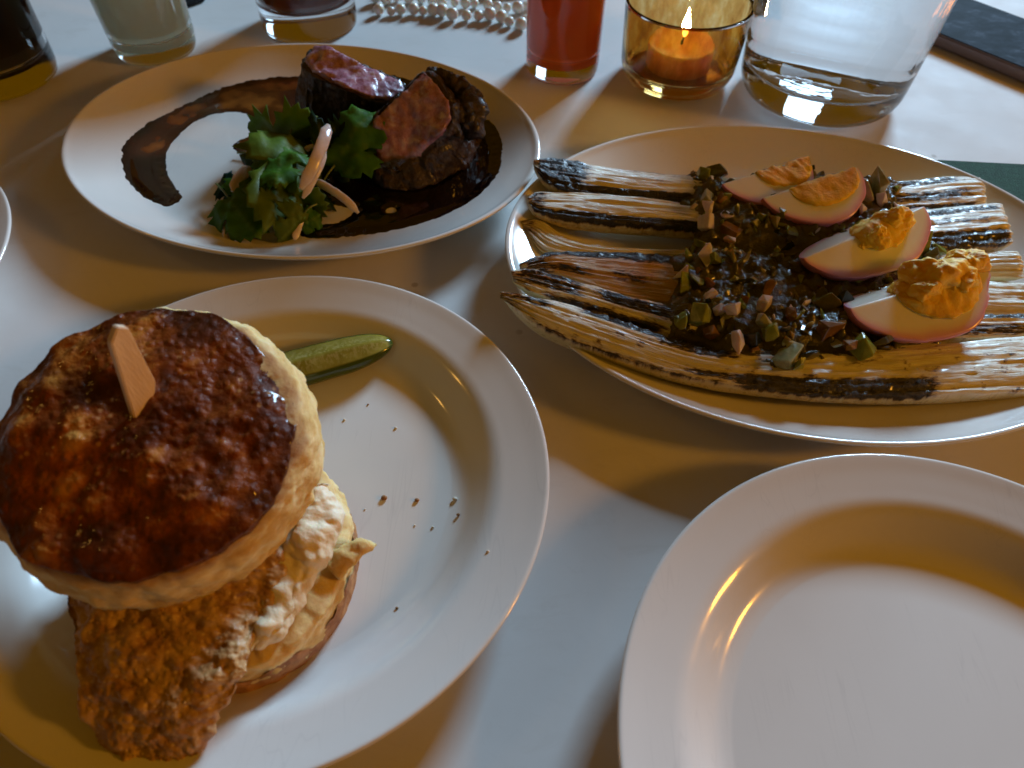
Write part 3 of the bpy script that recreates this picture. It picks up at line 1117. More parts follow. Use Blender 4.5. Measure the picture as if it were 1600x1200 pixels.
# ragged fatty edge along the right of the front piece
fat = []
for k, (pts, r) in enumerate([([(668, 108, .0420), (690, 122, .0405), (716, 132, .0390), (745, 150, .0365)], .0050), ([(694, 140, .0390), (704, 165, .0360), (712, 195, .0310), (712, 215, .0265)], .0042),
                              ([(724, 142, .0370), (738, 165, .0335), (744, 190, .0280), (744, 212, .0215)], .0068), ([(718, 160, .0350), (728, 185, .0300), (730, 205, .0250)], .0060)]):
    path = resample(np.array(Apts(pts)), 40)
    V, F = tube(path, r * np.sin(np.pi * np.clip(np.linspace(.08, .92, 40), 0, 1)) ** .5, 22, .9)
    N = normals(V, F)
    V = V + N * (.0022 * fbm(V * 150, 3, 101 + k) + .0012 * fbm(V * 420, 3, 111 + k))[:, None]
    build('charred_fat', V, F, M_MCRUST, sb)

# ------------------------------------------------------------------ parsley and shallot salad
HALF = [(.0, 0), (.04, .03), (.16, -.03), (.30, .00), (.40, .07), (.36, .12), (.50, .15), (.45, .23), (.54, .31), (.42, .34), (.44, .43), (.29, .41), (.18, .39), (.24, .49), (.35, .53), (.31, .61),
        (.39, .70), (.27, .73), (.27, .82), (.17, .82), (.13, .92), (.06, .91), (0, 1.0)]


def leaf_sheet(seed):
    r = random.Random(seed)
    rt = [(x * (1 + r.uniform(-.10, .10)), y + (r.uniform(-.02, .02) if 0 < x else 0)) for x, y in HALF]
    lf = [(-x * (1 + r.uniform(-.12, .12)), y + (r.uniform(-.02, .02) if 0 < x else 0)) for x, y in HALF[1:-1]][::-1]
    out = rt + lf
    pts = [Vector(p) for p in out]
    n = len(pts)
    poly_ = np.array(out)
    for i in range(-9, 10):
        for j in range(0, 20):
            p = np.array([i * .055 + (j % 2) * .027, j * .052 + .01])
            if sdist(p[None], poly_)[0] > .018: pts.append(Vector(p))
    ed = [(i, (i + 1) % n) for i in range(n)]
    vs, _, fs, *_ = geometry.delaunay_2d_cdt(pts, ed, [], 1, 1e-5)
    return np.array([v[:] for v in vs]), [tuple(f) for f in fs]


LEAVES = [leaf_sheet(s) for s in range(5)]


def leaf(p0, p1, wid, roll, tone, label, seed, fold=.35, bow=.25, curl=.3, stem=True):
    p0, p1 = np.array(p0), np.array(p1)
    L = np.linalg.norm(p1 - p0)
    ax = (p1 - p0) / L
    vw = unit(np.array([0, 0, HC]) - p0)
    nn = unit(vw - ax * (vw @ ax))
    sd_ = np.cross(ax, nn)
    nn, sd_ = nn * math.cos(roll) + sd_ * math.sin(roll), sd_ * math.cos(roll) - nn * math.sin(roll)
    wid, fold, bow, curl = wid * 1.14, fold * .55, bow * .7, curl * .4
    S, F = LEAVES[seed % len(LEAVES)]
    x, y = S[:, 0], S[:, 1]
    X = x * wid
    h = -fold * np.abs(x) * wid + bow * L * (y * (1 - y)) * 1.3 - curl * wid * x * x + .08 * wid * fbm(np.stack([x * 4, y * 4, 0 * x + seed], -1), 2, seed)
    V = p0 + np.outer(y * L, ax) + np.outer(X, sd_) + np.outer(h, nn)
    vein = np.maximum(sstep(.035, .0, np.abs(x)), .7 * sstep(.03, .0, np.abs(np.abs(x) - .9 * np.maximum(0, y - .05) * (y < .4))) * (y < .38))
    N = normals(V, F)
    n = len(V)
    bd = {}
    for f in F:
        for a, b in zip(f, f[1:] + f[:1]): bd[(a, b)] = 1
    rim = [e for e in bd if (e[1], e[0]) not in bd]
    VV = np.vstack([V + N * .00018, V - N * .00018])
    FF = list(F) + [tuple(i + n for i in f[::-1]) for f in F] + [(b, a, a + n, b + n) for a, b in rim]
    lf = thing('parsley_leaf', p0, label, 'parsley leaf', 'parsley leaves in the salad')
    build('blade', VV, FF, M_LEAF[tone], lf, attrs={'vein': np.concatenate([vein, vein])})
    if stem:
        q = p0 - ax * L * .35 - np.array([0, 0, .002])
        q[2] = max(q[2], .0062)
        path = spline(np.array([q, p0 - ax * L * .12, p0 + ax * .04 * L]), 12)
        VS, FS = tube(path, .0005, 7)
        build('stem', VS, FS, M_STEM, lf)
    return lf


leaf(A(405, 232, .010), A(500, 176, .034), .030, .25, 0, 'long olive parsley leaf reaching up to the back steak piece', 1, .5, .2)
leaf(A(452, 215, .024), A(408, 372, .012), .036, -.15, 0, 'broad olive parsley leaf hanging down the front middle of the salad', 2, .25, .5)
leaf(A(441, 232, .027), A(432, 300, .026), .026, .3, 1, 'bright green parsley leaf on top above the broad olive leaf', 3, .35, .35, stem=False)
leaf(A(354, 305, .014), A(410, 376, .009), .030, .1, 1, 'mid green parsley leaf at the lower left front of the salad', 4, .3, .3)
leaf(A(520, 262, .018), A(592, 168, .034), .036, -.5, 1, 'large green parsley leaf standing against the front steak piece', 0, .3, .4)
leaf(A(590, 178, .033), A(575, 262, .012), .022, .5, 1, 'narrow green parsley leaf drooping over the front steak piece', 1, .5, .4, stem=False)
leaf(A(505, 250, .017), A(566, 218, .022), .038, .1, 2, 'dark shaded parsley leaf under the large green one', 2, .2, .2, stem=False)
leaf(A(440, 318, .012), A(517, 316, .015), .024, .3, 0, 'parsley leaf pointing right under the crossed shallot slivers', 3, .4, .3)
leaf(A(478, 330, .015), A(432, 378, .007), .020, -.4, 0, 'folded parsley leaf at the bottom front edge of the salad', 4, .6, .2)
leaf(A(366, 298, .010), A(339, 285, .013), .020, .2, 3, 'small bluish parsley leaf poking out at the far left of the salad', 0, .3, .3)
leaf(A(425, 258, .018), A(380, 246, .014), .022, .3, 3, 'bluish parsley leaf at the left back of the salad', 1, .5, .3)
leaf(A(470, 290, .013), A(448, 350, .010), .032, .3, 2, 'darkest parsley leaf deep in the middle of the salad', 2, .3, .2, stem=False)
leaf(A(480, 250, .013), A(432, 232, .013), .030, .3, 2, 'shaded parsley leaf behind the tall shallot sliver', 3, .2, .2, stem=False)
leaf(A(470, 352, .009), A(500, 335, .010), .018, .1, 1, 'small parsley leaf low beside the sauce', 4, .3, .3)
leaf(A(395, 330, .008), A(372, 268, .013), .026, .2, 1, 'parsley leaf behind the pale shallot piece at the left', 0, .3, .3, stem=False)
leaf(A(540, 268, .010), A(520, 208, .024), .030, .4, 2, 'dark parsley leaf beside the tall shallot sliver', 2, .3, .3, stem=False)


def sliver(P, w, label, name='shallot_sliver', flat=.42, mm=None):
    path = resample(np.array(P), 34)
    t = np.linspace(0, 1, 34)
    V, F = tube(path, w * np.clip(np.minimum(t / .12, (1 - t) / .16), .15, 1) ** .5, 14, flat, up=unit(np.array([0, 0, HC]) - path[0]))
    V = V + normals(V, F) * (.00018 * fbm(V * 300, 3, 131))[:, None]
    o = build(name, V, F, mm or M_SHAL)
    return tag(o, label, 'shallot', 'shallot slivers in the salad')


sliver([A(513, 195, .040), A(505, 220, .039), A(490, 258, .034), A(470, 296, .026)], .0029, 'tall thick pale shallot sliver across the middle of the parsley')
sliver([A(508, 236, .032), A(495, 268, .028), A(473, 310, .020)], .0020, 'pinkish shallot sliver tucked under the tall thick one')
sliver([A(492, 282, .018), A(520, 298, .017), A(542, 314, .0145), A(560, 333, .0105)], .0021, 'tapered shallot sliver pointing right over the sauce')
sliver([A(578, 256, .0125), A(596, 257, .0125), A(612, 261, .0115)], .0016, 'short shallot tip against the dark front steak piece')
sliver([A(472, 338, .0120), A(466, 355, .0095), A(460, 374, .0070)], .0019, 'orange lit shallot sliver standing at the front of the salad')
sliver([A(349, 318, .0095), A(351, 345, .0075), A(354, 376, .0065)], .0015, 'thin shallot sliver at the left front edge of the salad')
sliver([A(392, 262, .0150), A(376, 276, .0150), A(364, 300, .0130)], .0030, 'curved shallot piece with grey tint on the left side of the salad')
sliver([A(395, 300, .0120), A(380, 303, .0125), A(366, 306, .0120)], .0022, 'pale shallot end under the left parsley leaves')
sliver([A(440, 247, .0190), A(455, 252, .0190), A(474, 254, .0180)], .0014, 'thin pale shallot strip behind the bright green leaf')
sliver([A(472, 240, .0180), A(482, 232, .0200), A(494, 228, .0210)], .0016, 'small white shallot chip left of the tall sliver')


# ------------------------------------------------------------------ charred leeks
def box(t, v, t0, t1, v0, v1, s, ft=.03, fv=.08):
    return s * sstep(t0 - ft, t0 + ft, t) * sstep(t1 + ft, t1 - ft, t) * sstep(v0 - fv, v0 + fv, v) * sstep(v1 + fv, v1 - fv, v)


LEEK_HEIGHT = []


def leek(Up, Lo, zu, zl, boxes, label, seed, dome=.0022, depth=.010, amber=None, taper=(.10, .012), spots=.0):
    n = len(Up)
    zu_, zl_ = np.interp(np.linspace(0, 1, n), np.linspace(0, 1, len(zu)), zu), np.interp(np.linspace(0, 1, len(Lo)), np.linspace(0, 1, len(zl)), zl)
    U = np.array([A(x, y, z) for (x, y), z in zip(Up, zu_)])
    L = np.array([A(x, y, z) for (x, y), z in zip(Lo, zl_)])
    V, F, t, v, top = strip_solid(U, L, 230, 34, 16, dome, depth, taper)
    N = normals(V, F)
    q = np.stack([t * 5, v * 17, np.full_like(t, seed)], -1)
    ridg = fbm(q, 3, seed)
    ch = np.zeros_like(t)
    for b in boxes: ch = np.maximum(ch, box(t, v, *b) * (1 if b[2] < .84 and b[3] > .0 else 1))
    ch = np.maximum(ch, box(t, v, -1, .045, -1, 2, .42, .03))                # root end
    sp = fbm(np.stack([t * 55, v * 9, np.full_like(t, seed + .5)], -1), 3, seed + 9)
    ch = np.maximum(ch, spots * sstep(.25, .6, sp))
    ch = ch * (.25 + .75 * top) if True else ch
    warm_shade = np.zeros_like(t)
    for b in (amber or []): warm_shade = np.maximum(warm_shade, box(t, v, *b))  # where the warm-lit shadow is painted along the face
    V = V + N * ((.00065 * ridg + .00030 * fbm(q * np.array([6, 2.3, 1]), 3, seed + 3)) * (.4 + .6 * top) + .0006 * sstep(.4, .8, ch) * (fbm(V * 420, 3, seed + 5)))[:, None]
    o = build('charred_leek', V, F, M_LEEK, attrs={'along': t, 'across': v, 'top': top, 'char': np.clip(ch, 0, 1), 'amber': np.clip(warm_shade, 0, 1), 'seed': np.full_like(t, seed * 3.3)})
    LEEK_HEIGHT.append((V[top > .5], ))
    return tag(o, label, 'leek', 'charred leeks on the oval platter')


leek([(834, 250), (870, 248), (950, 262), (1085, 276), (1250, 282), (1400, 284), (1470, 276), (1532, 277)],
     [(836, 264), (866, 291), (950, 304), (1085, 314), (1250, 326), (1400, 328), (1470, 326), (1541, 320)], [.0255, .020, .0175], [.0250, .0185, .0165],
     [(0, .13, -1, 2, .75), (.05, .40, .80, 2, .95), (.13, .3, -1, .06, .5), (.74, .95, .0, .30, .62), (.76, .97, .52, .80, .60), (.72, .98, .90, 2, .9)],
     'backmost charred leek with its blackened root end nearest the steak platter', 1, spots=.25)
leek([(825, 309), (850, 301), (950, 304), (1080, 318), (1250, 331), (1400, 332), (1500, 323), (1563, 319)],
     [(827, 319), (850, 334), (950, 347), (1080, 357), (1250, 378), (1400, 388), (1500, 385), (1583, 378)], [.0225, .019, .0165], [.0215, .0175, .0160],
     [(0, .40, .80, 2, 1.0), (.0, .05, -1, 2, .55), (.72, .99, .06, .22, .80), (.74, .99, .70, 2, .95), (.8, .97, .3, .55, .42)],
     'second charred leek from the back, pale face with a black lower edge', 2, depth=.012, spots=.2)
leek([(815, 347), (842, 345), (885, 371), (950, 386), (1065, 390), (1250, 398), (1400, 400), (1535, 394), (1590, 392)],
     [(818, 358), (850, 393), (900, 403), (950, 408), (1065, 412), (1250, 430), (1400, 436), (1540, 434), (1600, 433)], [.0165, .0115, .0140], [.0150, .0100, .0125],
     [(0, .03, -1, .5, .7), (.86, .9, .75, 2, .6)], 'thin pale leek lying low between its neighbours, third from the back', 3, depth=.006, spots=.1)
leek([(812, 411), (850, 397), (920, 393), (1060, 402), (1250, 425), (1400, 436), (1500, 440), (1625, 445)],
     [(815, 426), (870, 432), (950, 455), (1060, 474), (1250, 490), (1400, 492), (1500, 490), (1625, 492)], [.0215, .0185, .0165], [.0190, .0160, .0155],
     [(.04, .42, -1, .22, .98), (0, .07, -1, 2, .55), (.05, .14, .55, .8, .62), (.18, .26, .45, .75, .50)], 'leek with warm shade painted brown on its face and a black upper edge, fourth from the back', 4, amber=[(.05, .65, -1, 2, 1.0)])
leek([(799, 424), (840, 424), (900, 440), (1000, 468), (1090, 484), (1250, 500), (1400, 497), (1500, 491), (1625, 493)],
     [(803, 441), (850, 462), (920, 482), (1000, 507), (1100, 532), (1250, 545), (1400, 538), (1500, 530), (1625, 528)], [.0275, .0205, .0175], [.0265, .0195, .0175],
     [(0, .14, -1, .75, .62), (.17, .40, .12, .62, .80), (.06, .3, .85, 2, .75), (.72, 2, -1, .30, .92), (.72, 2, .55, .9, .55)], 'pale leek with scattered black patches, second from the front', 5, spots=.35)
leek([(782, 456), (820, 461), (880, 474), (950, 494), (1050, 528), (1150, 548), (1300, 545), (1450, 536), (1625, 526)],
     [(784, 466), (830, 500), (880, 526), (950, 552), (1050, 583), (1150, 602), (1300, 618), (1450, 620), (1625, 610)], [.0285, .0220, .0185], [.0265, .0190, .0165],
     [(0, .10, -1, .5, .55), (.15, .42, -1, .16, .95), (.30, .44, .0, .35, .7), (.46, .80, .70, 2, 1.0), (.06, .45, .93, 2, .55), (.36, .5, .72, .92, .6)],
     'front charred leek with pale layered sheaths and a long black lower edge', 6, depth=.0125, spots=.35)
LH = np.vstack([h[0] for h in LEEK_HEIGHT])


def leek_top(x, y):
    d = np.hypot(LH[:, 0] - x, LH[:, 1] - y)
    k = d < .006
    return LH[k, 2].max() if k.any() else .012


# ------------------------------------------------------------------ relish
relish = thing('chopped_relish', A(1220, 450, .015), 'chopped pickle and shallot relish heaped across the leeks under the eggs', 'relish')
RPX = [(1078, 268), (1110, 255), (1150, 290), (1200, 262), (1300, 262), (1350, 272), (1405, 285), (1420, 330), (1470, 375), (1460, 410), (1420, 440), (1480, 500), (1420, 545), (1320, 560), (1230, 582), (1170, 572),
       (1110, 535), (1060, 522), (1040, 480), (1052, 440), (1045, 405), (1075, 385), (1085, 350), (1072, 310)]
rp = np.array([A(x, y, .020)[:2] for x, y in closed_spline(RPX, 3)])
g = .0011
lo, hi = rp.min(0) - .003, rp.max(0) + .003
nx, ny = int((hi[0] - lo[0]) / g), int((hi[1] - lo[1]) / g)
GX, GY = np.meshgrid(lo[0] + np.arange(nx) * g, lo[1] + np.arange(ny) * g, indexing='ij')
P2 = np.stack([GX.ravel(), GY.ravel()], -1)
P3 = np.stack([P2[:, 0], P2[:, 1], 0 * P2[:, 0]], -1)
sd = sdist(P2, rp) + .0035 * fbm(P3 * 90, 3, 151)
keep = sd > -.0025
LT = np.zeros(len(P2))
coarse = {}
for i in np.where(keep)[0]:
    key = (int(P2[i, 0] / .004), int(P2[i, 1] / .004))
    if key not in coarse: coarse[key] = leek_top((key[0] + .5) * .004, (key[1] + .5) * .004)
    LT[i] = coarse[key]
LT2 = LT.reshape(nx, ny).copy()
W2 = (LT2 > 0).astype(float)
for _ in range(4):
    acc, wa = np.zeros_like(LT2), np.zeros_like(LT2)
    for dx in (-1, 0, 1):
        for dy in (-1, 0, 1):
            acc += np.roll(np.roll(LT2 * W2, dx, 0), dy, 1)
            wa += np.roll(np.roll(W2, dx, 0), dy, 1)
    LT2 = np.where(W2 > 0, acc / np.maximum(wa, 1), 0)
heap = np.where(sd > 0, .0042 * sstep(0, .018, sd) + .0012 * sstep(0, .002, sd), sd * 1.6)
lump = .0030 * sstep(.45, .05, cells(P3 * 165, 152)) + .0012 * fbm(P3 * 260, 3, 153)
RZ = LT2.ravel() - .0022 + heap + np.where(sd > 0, lump * sstep(0, .004, sd), 0)
idn = np.full(nx * ny, -1)
idn[keep] = np.arange(keep.sum())
I = np.arange(nx * ny).reshape(nx, ny)
quad = np.stack([I[:-1, :-1], I[1:, :-1], I[1:, 1:], I[:-1, 1:]], -1).reshape(-1, 4)
quad = quad[keep[quad].all(1)]
V = np.stack([P2[keep, 0], P2[keep, 1], RZ[keep]], -1)
o = build('relish_dressing', V, idn[quad], M_RELISH, relish, closed=False)
o['kind'] = 'stuff'


def relish_z(x, y):
    i, j = int(round((x - lo[0]) / g)), int(round((y - lo[1]) / g))
    if 0 <= i < nx and 0 <= j < ny and keep[i * ny + j]: return RZ[i * ny + j]
    return leek_top(x, y)


def dice_mesh(s, seed):
    """an uneven cut cube: 12 to 50 faces, corners softened"""
    r = np.random.default_rng(seed)
    bm = bmesh.new()
    if seed % 3 == 0:      # cut across both ways: a rough block
        pts_ = np.array([[x, y, z] for x in (-.5, .5) for y in (-.5, .5) for z in (-.5, .5)]) * r.uniform(.62, 1.0, (8, 3)) + r.uniform(-.12, .12, (8, 3))
    else:                  # a chip with no two sides alike
        pts_ = unit(r.normal(size=(11, 3))) * r.uniform(.42, .62, (11, 1)) * np.array([1.15, 1.0, .95])
    for p in pts_: bm.verts.new(p)
    bmesh.ops.convex_hull(bm, input=bm.verts[:])
    bmesh.ops.delete(bm, geom=[v for v in bm.verts if not v.link_faces], context='VERTS')
    bmesh.ops.dissolve_limit(bm, angle_limit=.36, verts=bm.verts[:], edges=bm.edges[:])
    bmesh.ops.bevel(bm, geom=bm.edges[:], offset=r.uniform(.025, .055), segments=1, affect='EDGES', clamp_overlap=True)
    bm.verts.index_update()
    V = np.array([v.co[:] for v in bm.verts]) * np.array(s)
    F = [tuple(v.index for v in f.verts) for f in bm.faces]
    bm.free()
    return V, F


def rotm(r):
    q = unit(r.normal(size=4))
    w, x, y, z = q
    return np.array([[1 - 2 * (y * y + z * z), 2 * (x * y - z * w), 2 * (x * z + y * w)], [2 * (x * y + z * w), 1 - 2 * (x * x + z * z), 2 * (y * z - x * w)], [2 * (x * z - y * w), 2 * (y * z + x * w), 1 - 2 * (x * x + y * y)]])


PIECE = {'shallot': 'diced_shallot', 'green': 'diced_pickle', 'olive': 'diced_olive', 'pale': 'pickle_slice', 'amber': 'diced_pepper', 'dark': 'chopped_herb'}


def dice(px, py, s, kind, seed, lift=.4, flatness=None):
    r = np.random.default_rng(seed)
    p = A(px, py, .024)
    for _ in range(3): p = A(px, py, relish_z(p[0], p[1]) + lift * min(s))
    V, F = dice_mesh(s, seed)
    V = V @ rotm(r).T if flatness is None else V @ np.array(flatness).T
    return build(PIECE[kind], V + p, F, M_DICE[kind], relish, origin=p, smooth=False)


# pieces that can be told apart in the photograph
for k, (px, py, s, kind) in enumerate([
        (1152, 532, (.0095, .0065, .0050), 'shallot'), (1193, 474, (.0090, .0055, .0045), 'shallot'), (1113, 462, (.0060, .0055, .0050), 'shallot'), (1126, 484, (.0058, .0050, .0045), 'shallot'), (1145, 484, (.0055, .0045, .0045), 'shallot'),
        (1103, 396, (.0085, .0060, .0040), 'shallot'), (1065, 424, (.0070, .0055, .0050), 'shallot'), (1103, 347, (.0075, .0065, .0045), 'shallot'), (1140, 375, (.0100, .0040, .0035), 'shallot'), (1108, 322, (.0070, .0060, .0050), 'shallot'),
        (1104, 308, (.0060, .0050, .0045), 'pale'), (1070, 446, (.0110, .0085, .0040), 'green'), (1086, 432, (.0105, .0080, .0035), 'green'), (1120, 404, (.0120, .0040, .0030), 'green'), (1073, 398, (.0060, .0050, .0050), 'green'),
        (1063, 500, (.0080, .0060, .0055), 'green'), (1096, 492, (.0070, .0060, .0050), 'green'), (1203, 520, (.0075, .0070, .0055), 'green'), (1195, 504, (.0080, .0050, .0045), 'pale'), (1232, 553, (.0150, .0090, .0035), 'pale'),
        (1262, 556, (.0090, .0070, .0035), 'dark'), (1247, 572, (.0080, .0060, .0030), 'green'), (1175, 530, (.0060, .0050, .0040), 'dark'), (1112, 520, (.0060, .0050, .0050), 'amber'), (1108, 440, (.0050, .0045, .0045), 'amber'),
        (1295, 515, (.0075, .0070, .0045), 'amber'), (1237, 490, (.0060, .0055, .0045), 'amber'), (1202, 450, (.0080, .0050, .0040), 'amber'), (1140, 362, (.0090, .0060, .0040), 'amber'), (1155, 408, (.0100, .0060, .0035), 'olive'),
        (1290, 472, (.0090, .0065, .0035), 'olive'), (1120, 268, (.0085, .0075, .0050), 'olive'), (1100, 270, (.0070, .0060, .0050), 'green'), (1352, 300, (.0120, .0110, .0055), 'pale'), (1372, 288, (.0120, .0095, .0045), 'pale'),
        (1378, 310, (.0070, .0060, .0050), 'shallot'), (1345, 325, (.0090, .0070, .0045), 'shallot'), (1440, 382, (.0130, .0090, .0060), 'green'), (1425, 372, (.0110, .0080, .0050), 'pale'), (1470, 388, (.0070, .0060, .0050), 'green'),
        (1452, 400, (.0070, .0060, .0050), 'olive'), (1405, 408, (.0070, .0055, .0050), 'shallot'), (1375, 535, (.0090, .0080, .0050), 'olive'), (1345, 545, (.0080, .0070, .0045), 'green'), (1405, 532, (.0070, .0060, .0050), 'olive'),
        (1450, 352, (.0075, .0055, .0050), 'shallot'), (1430, 350, (.0060, .0055, .0045), 'olive'), (1325, 540, (.0070, .0060, .0045), 'amber'), (1160, 436, (.0090, .0070, .0035), 'dark'), (1320, 470, (.0070, .0060, .0040), 'dark')]):
    dice(px, py, tuple(1.18 * q for q in s), kind, 200 + k, .5)
rr = random.Random(5)
kinds = ['shallot'] * 3 + ['green'] * 7 + ['olive'] * 7 + ['amber'] * 2 + ['dark'] * 2 + ['pale'] * 5
n_d = 0
while n_d < 300:
    x, y = rr.uniform(lo[0], hi[0]), rr.uniform(lo[1], hi[1])
    if sdist(np.array([[x, y]]), rp)[0] < .001: continue
    s = rr.uniform(.0024, .0054)
    kind = rr.choice(kinds)
    V, F = dice_mesh((s * rr.uniform(.8, 1.5), s, s * rr.uniform(.30, .65)), 500 + n_d)
    V = V @ rotm(np.random.default_rng(900 + n_d)).T
    p = np.array([x, y, relish_z(x, y) + rr.uniform(-.15, .2) * s])
    build(PIECE[kind], V + p, F, M_DICE[kind], relish, origin=p, smooth=False)
    n_d += 1


# ------------------------------------------------------------------ pickled egg wedges
def egg(p0, p1, b, roll, half, yx, yr, label, seed, ragged=.0012, proud=.0008, chip=None, lumps=()):
    """p0, p1: the two ends of the inner edge; roll turns the skin side about that edge"""
    p0, p1 = np.array(p0), np.array(p1)
    L = np.linalg.norm(p1 - p0)
    X = (p1 - p0) / L
    D = np.array([0, 0, -1.0])
    D = unit(D - X * (D @ X))
    S = np.cross(X, D)
    D, S = D * math.cos(roll) + S * math.sin(roll), S * math.cos(roll) - D * math.sin(roll)
    e = thing('egg_wedge', p0 * .5 + p1 * .5 + D * b * .9, label, 'egg wedge', 'pickled egg wedges on the leeks')
    NXn, NR, NP = 60, 16, 26
    V, pk, F = [], [], []

    def radius(u):
        w = np.clip(1 - (2 * u - 1) ** 2, 0, 1) ** .52
        return b * w * (1 + .10 * (2 * u - 1))
    rows = []
    for i in range(NXn):
        u = (1 - math.cos(math.pi * i / (NXn - 1))) / 2
        r = radius(u)
        c = p0 + X * L * u
        ring = [(0, -half)]
        for k in range(1, NR): ring.append((k / NR, -half))
        for k in range(NP + 1): ring.append((1, -half + 2 * half * k / NP))
        for k in range(NR - 1, 0, -1): ring.append((k / NR, half))
        for s, ph in ring:
            V.append(c + (D * math.cos(ph) + S * math.sin(ph)) * r * s)
            face = abs(abs(ph) - half) < 1e-6
            pk.append(1.0 if not face else sstep(r - .0085, r + .0010, s * r))
        n = len(ring)
    for i in range(NXn - 1):
        for k in range(n):
            j = (k + 1) % n
            F.append((i * n + k, i * n + j, (i + 1) * n + j, (i + 1) * n + k))
    V = np.array(V)
    pk = np.array(pk)
    V = V + unit(V - (p0 + p1) / 2) * (.00030 * fbm(V * 180, 3, seed) + .0008 * fbm(V * 60, 2, seed + 1))[:, None]
    if chip is not None:
        u = (V - p0) @ X / L
        V = V - X * (sstep(chip, 1.0, u) * L * (1 - chip) * (.35 + .4 * fbm(V * 110, 3, seed + 4)))[:, None] * .9
    build('egg_white', V, F, M_EGGW, e, attrs={'pink': pk})
    # yolk: a sector of a ball on the inner edge, slightly proud of both cut faces, crumbly
    cx = p0 + X * L * yx
    V, F = [], []
    nt_, npz = 34, 34
    hh = half + .05
    rows = []
    for i in range(nt_ + 1):
        u = -1 + 2 * i / nt_
        r = yr * math.sqrt(max(0, 1 - u * u))
        c = cx + X * yr * u * 1.15
        ring = [(.0, 0.0, 1)]
        for k in range(1, 8): ring.append((k / 8, -hh, 0))
        for k in range(npz + 1): ring.append((1, -hh + 2 * hh * k / npz, 0))
        for k in range(7, 0, -1): ring.append((k / 8, hh, 0))
        for s, ph, w in ring:
            d = D * math.cos(ph) + S * math.sin(ph)
            V.append(c + d * r * s - D * proud * (1.6 if s < .8 else .4) * (r / yr))
        n = len(ring)
    for i in range(nt_):
        for k in range(n):
            j = (k + 1) % n
            F.append((i * n + k, i * n + j, (i + 1) * n + j, (i + 1) * n + k))
    V = np.array(V)
    N = normals(V, F)
    V = V + N * (ragged * .8 * fbm(V * 130, 3, seed + 7) + ragged * .55 * fbm(V * 480, 3, seed + 8) + .0003)[:, None]
    yk = build('yolk', V, F, M_YOLK, e)
    for q, (c, r, sc_) in enumerate(lumps):
        V, F, _ = polar(44, 64, lambda qq, th: np.stack([np.sin(np.pi * qq) * np.cos(th), np.sin(np.pi * qq) * np.sin(th), np.cos(np.pi * qq)], -1))
        V = V * np.array(sc_) * r
        V = V + unit(V) * (r * (.62 * (cells(V / r * .95 + q * 3.1 + seed, seed + 31) - .5) + .26 * (cells(V / r * 2.6 + q, seed + 37) - .5) + .05 * fbm(V / r * 8, 3, seed + 33)))[:, None]
        build('yolk_crumble', V + np.array(c), F, M_YOLK, yk)
    return e


egg(A(1130, 287, .0285), A(1262, 246, .0320), .0205, -.42, .92, .70, .0125, 'backmost egg wedge with ragged orange yolk, farthest from the camera', 301, ragged=.0012, proud=.0004)
egg(A(1193, 309, .0290), A(1338, 262, .0360), .0240, -.40, .92, .62, .0148, 'second egg wedge from the back with a smooth yolk pocket facing the camera', 302, ragged=.0008, proud=.0003)
egg(A(1259, 402, .0320), A(1446, 322, .0390), .0205, -.16, 1.02, .60, .0108, 'third egg wedge whose yolk stands up in a broken lump', 303, ragged=.0012, proud=.0016,
    lumps=[(A(1396, 345, .0375), .0062, (1.5, .8, .9)), (A(1368, 376, .0335), .0054, (.9, .8, 1.2)), (A(1345, 388, .0315), .0026, (.7, .6, 1.1))])
egg(A(1331, 481, .0320), A(1542, 420, .0370), .0228, -.14, 1.05, .62, .0158, 'frontmost egg wedge, torn at the right end with a big crumbling yolk', 304, chip=.80, ragged=.0013, proud=.0020,
    lumps=[(A(1462, 432, .0360), .0092, (1.7, .9, .8)), (A(1508, 414, .0370), .0066, (1.4, .9, .9)), (A(1442, 462, .0330), .0060, (1.0, .7, 1.3)), (A(1490, 450, .0335), .0070, (1.3, .8, 1.0))])


# ------------------------------------------------------------------ glassware
def glass(name, cx, cy, prof_out, prof_in, m, label, cat, liquid=None, lm=None, lname='drink', group=None, n=96, wob=0):
    t = thing(name, (cx, cy, 0), label, cat, group)
    inner = smooth_prof(prof_in, 6)
    if lname == 'water':      # the glass closes on the water's surface; below it the water meets the glass directly
        rl0 = np.interp(liquid, inner[::-1, 1], inner[::-1, 0])
        inner = np.vstack([inner[inner[:, 1] > liquid + .002], [(rl0, liquid + .0015), (rl0 * .985, liquid), (0, liquid)]])
    prof = np.vstack([smooth_prof(prof_out, 6), inner])
    prof[:, 0] = np.maximum(prof[:, 0], 0)
    prof[0, 0] = prof[-1, 0] = 0
    V, F = lathe(prof, n, (cx, cy, .0003))
    build('glass_body', V, [f[::-1] for f in F], m, t, closed=False)
    if liquid is not None:
        pin = smooth_prof(prof_in, 6)[::-1]
        if lname == 'water':
            lv = [(max(0, r - .0001), z) for r, z in pin if z < liquid]
        else:
            po_ = smooth_prof(prof_out, 6)
            z0 = pin[0, 1] - .0012
            zz = np.linspace(z0, liquid, 14)
            lv = [(np.interp(z, po_[:, 1], po_[:, 0]) * .972 * (.93 + .07 * min(1, (k / 2) ** .5)), z) for k, z in enumerate(zz)]
        rl = np.interp(liquid, pin[:, 1], pin[:, 0]) + .00025
        lv = [(0, lv[0][1])] + [p for p in lv if p[0] > .0008] + [(rl - (.0006 if lname == 'water' else 0), liquid - .0008), (rl * .96, liquid - .0010), (0, liquid - .0012)]
        V, F = lathe(lv, n, (cx, cy, .0003))
        build(lname, V, [f[::-1] for f in F], lm, t, closed=False)
    return t


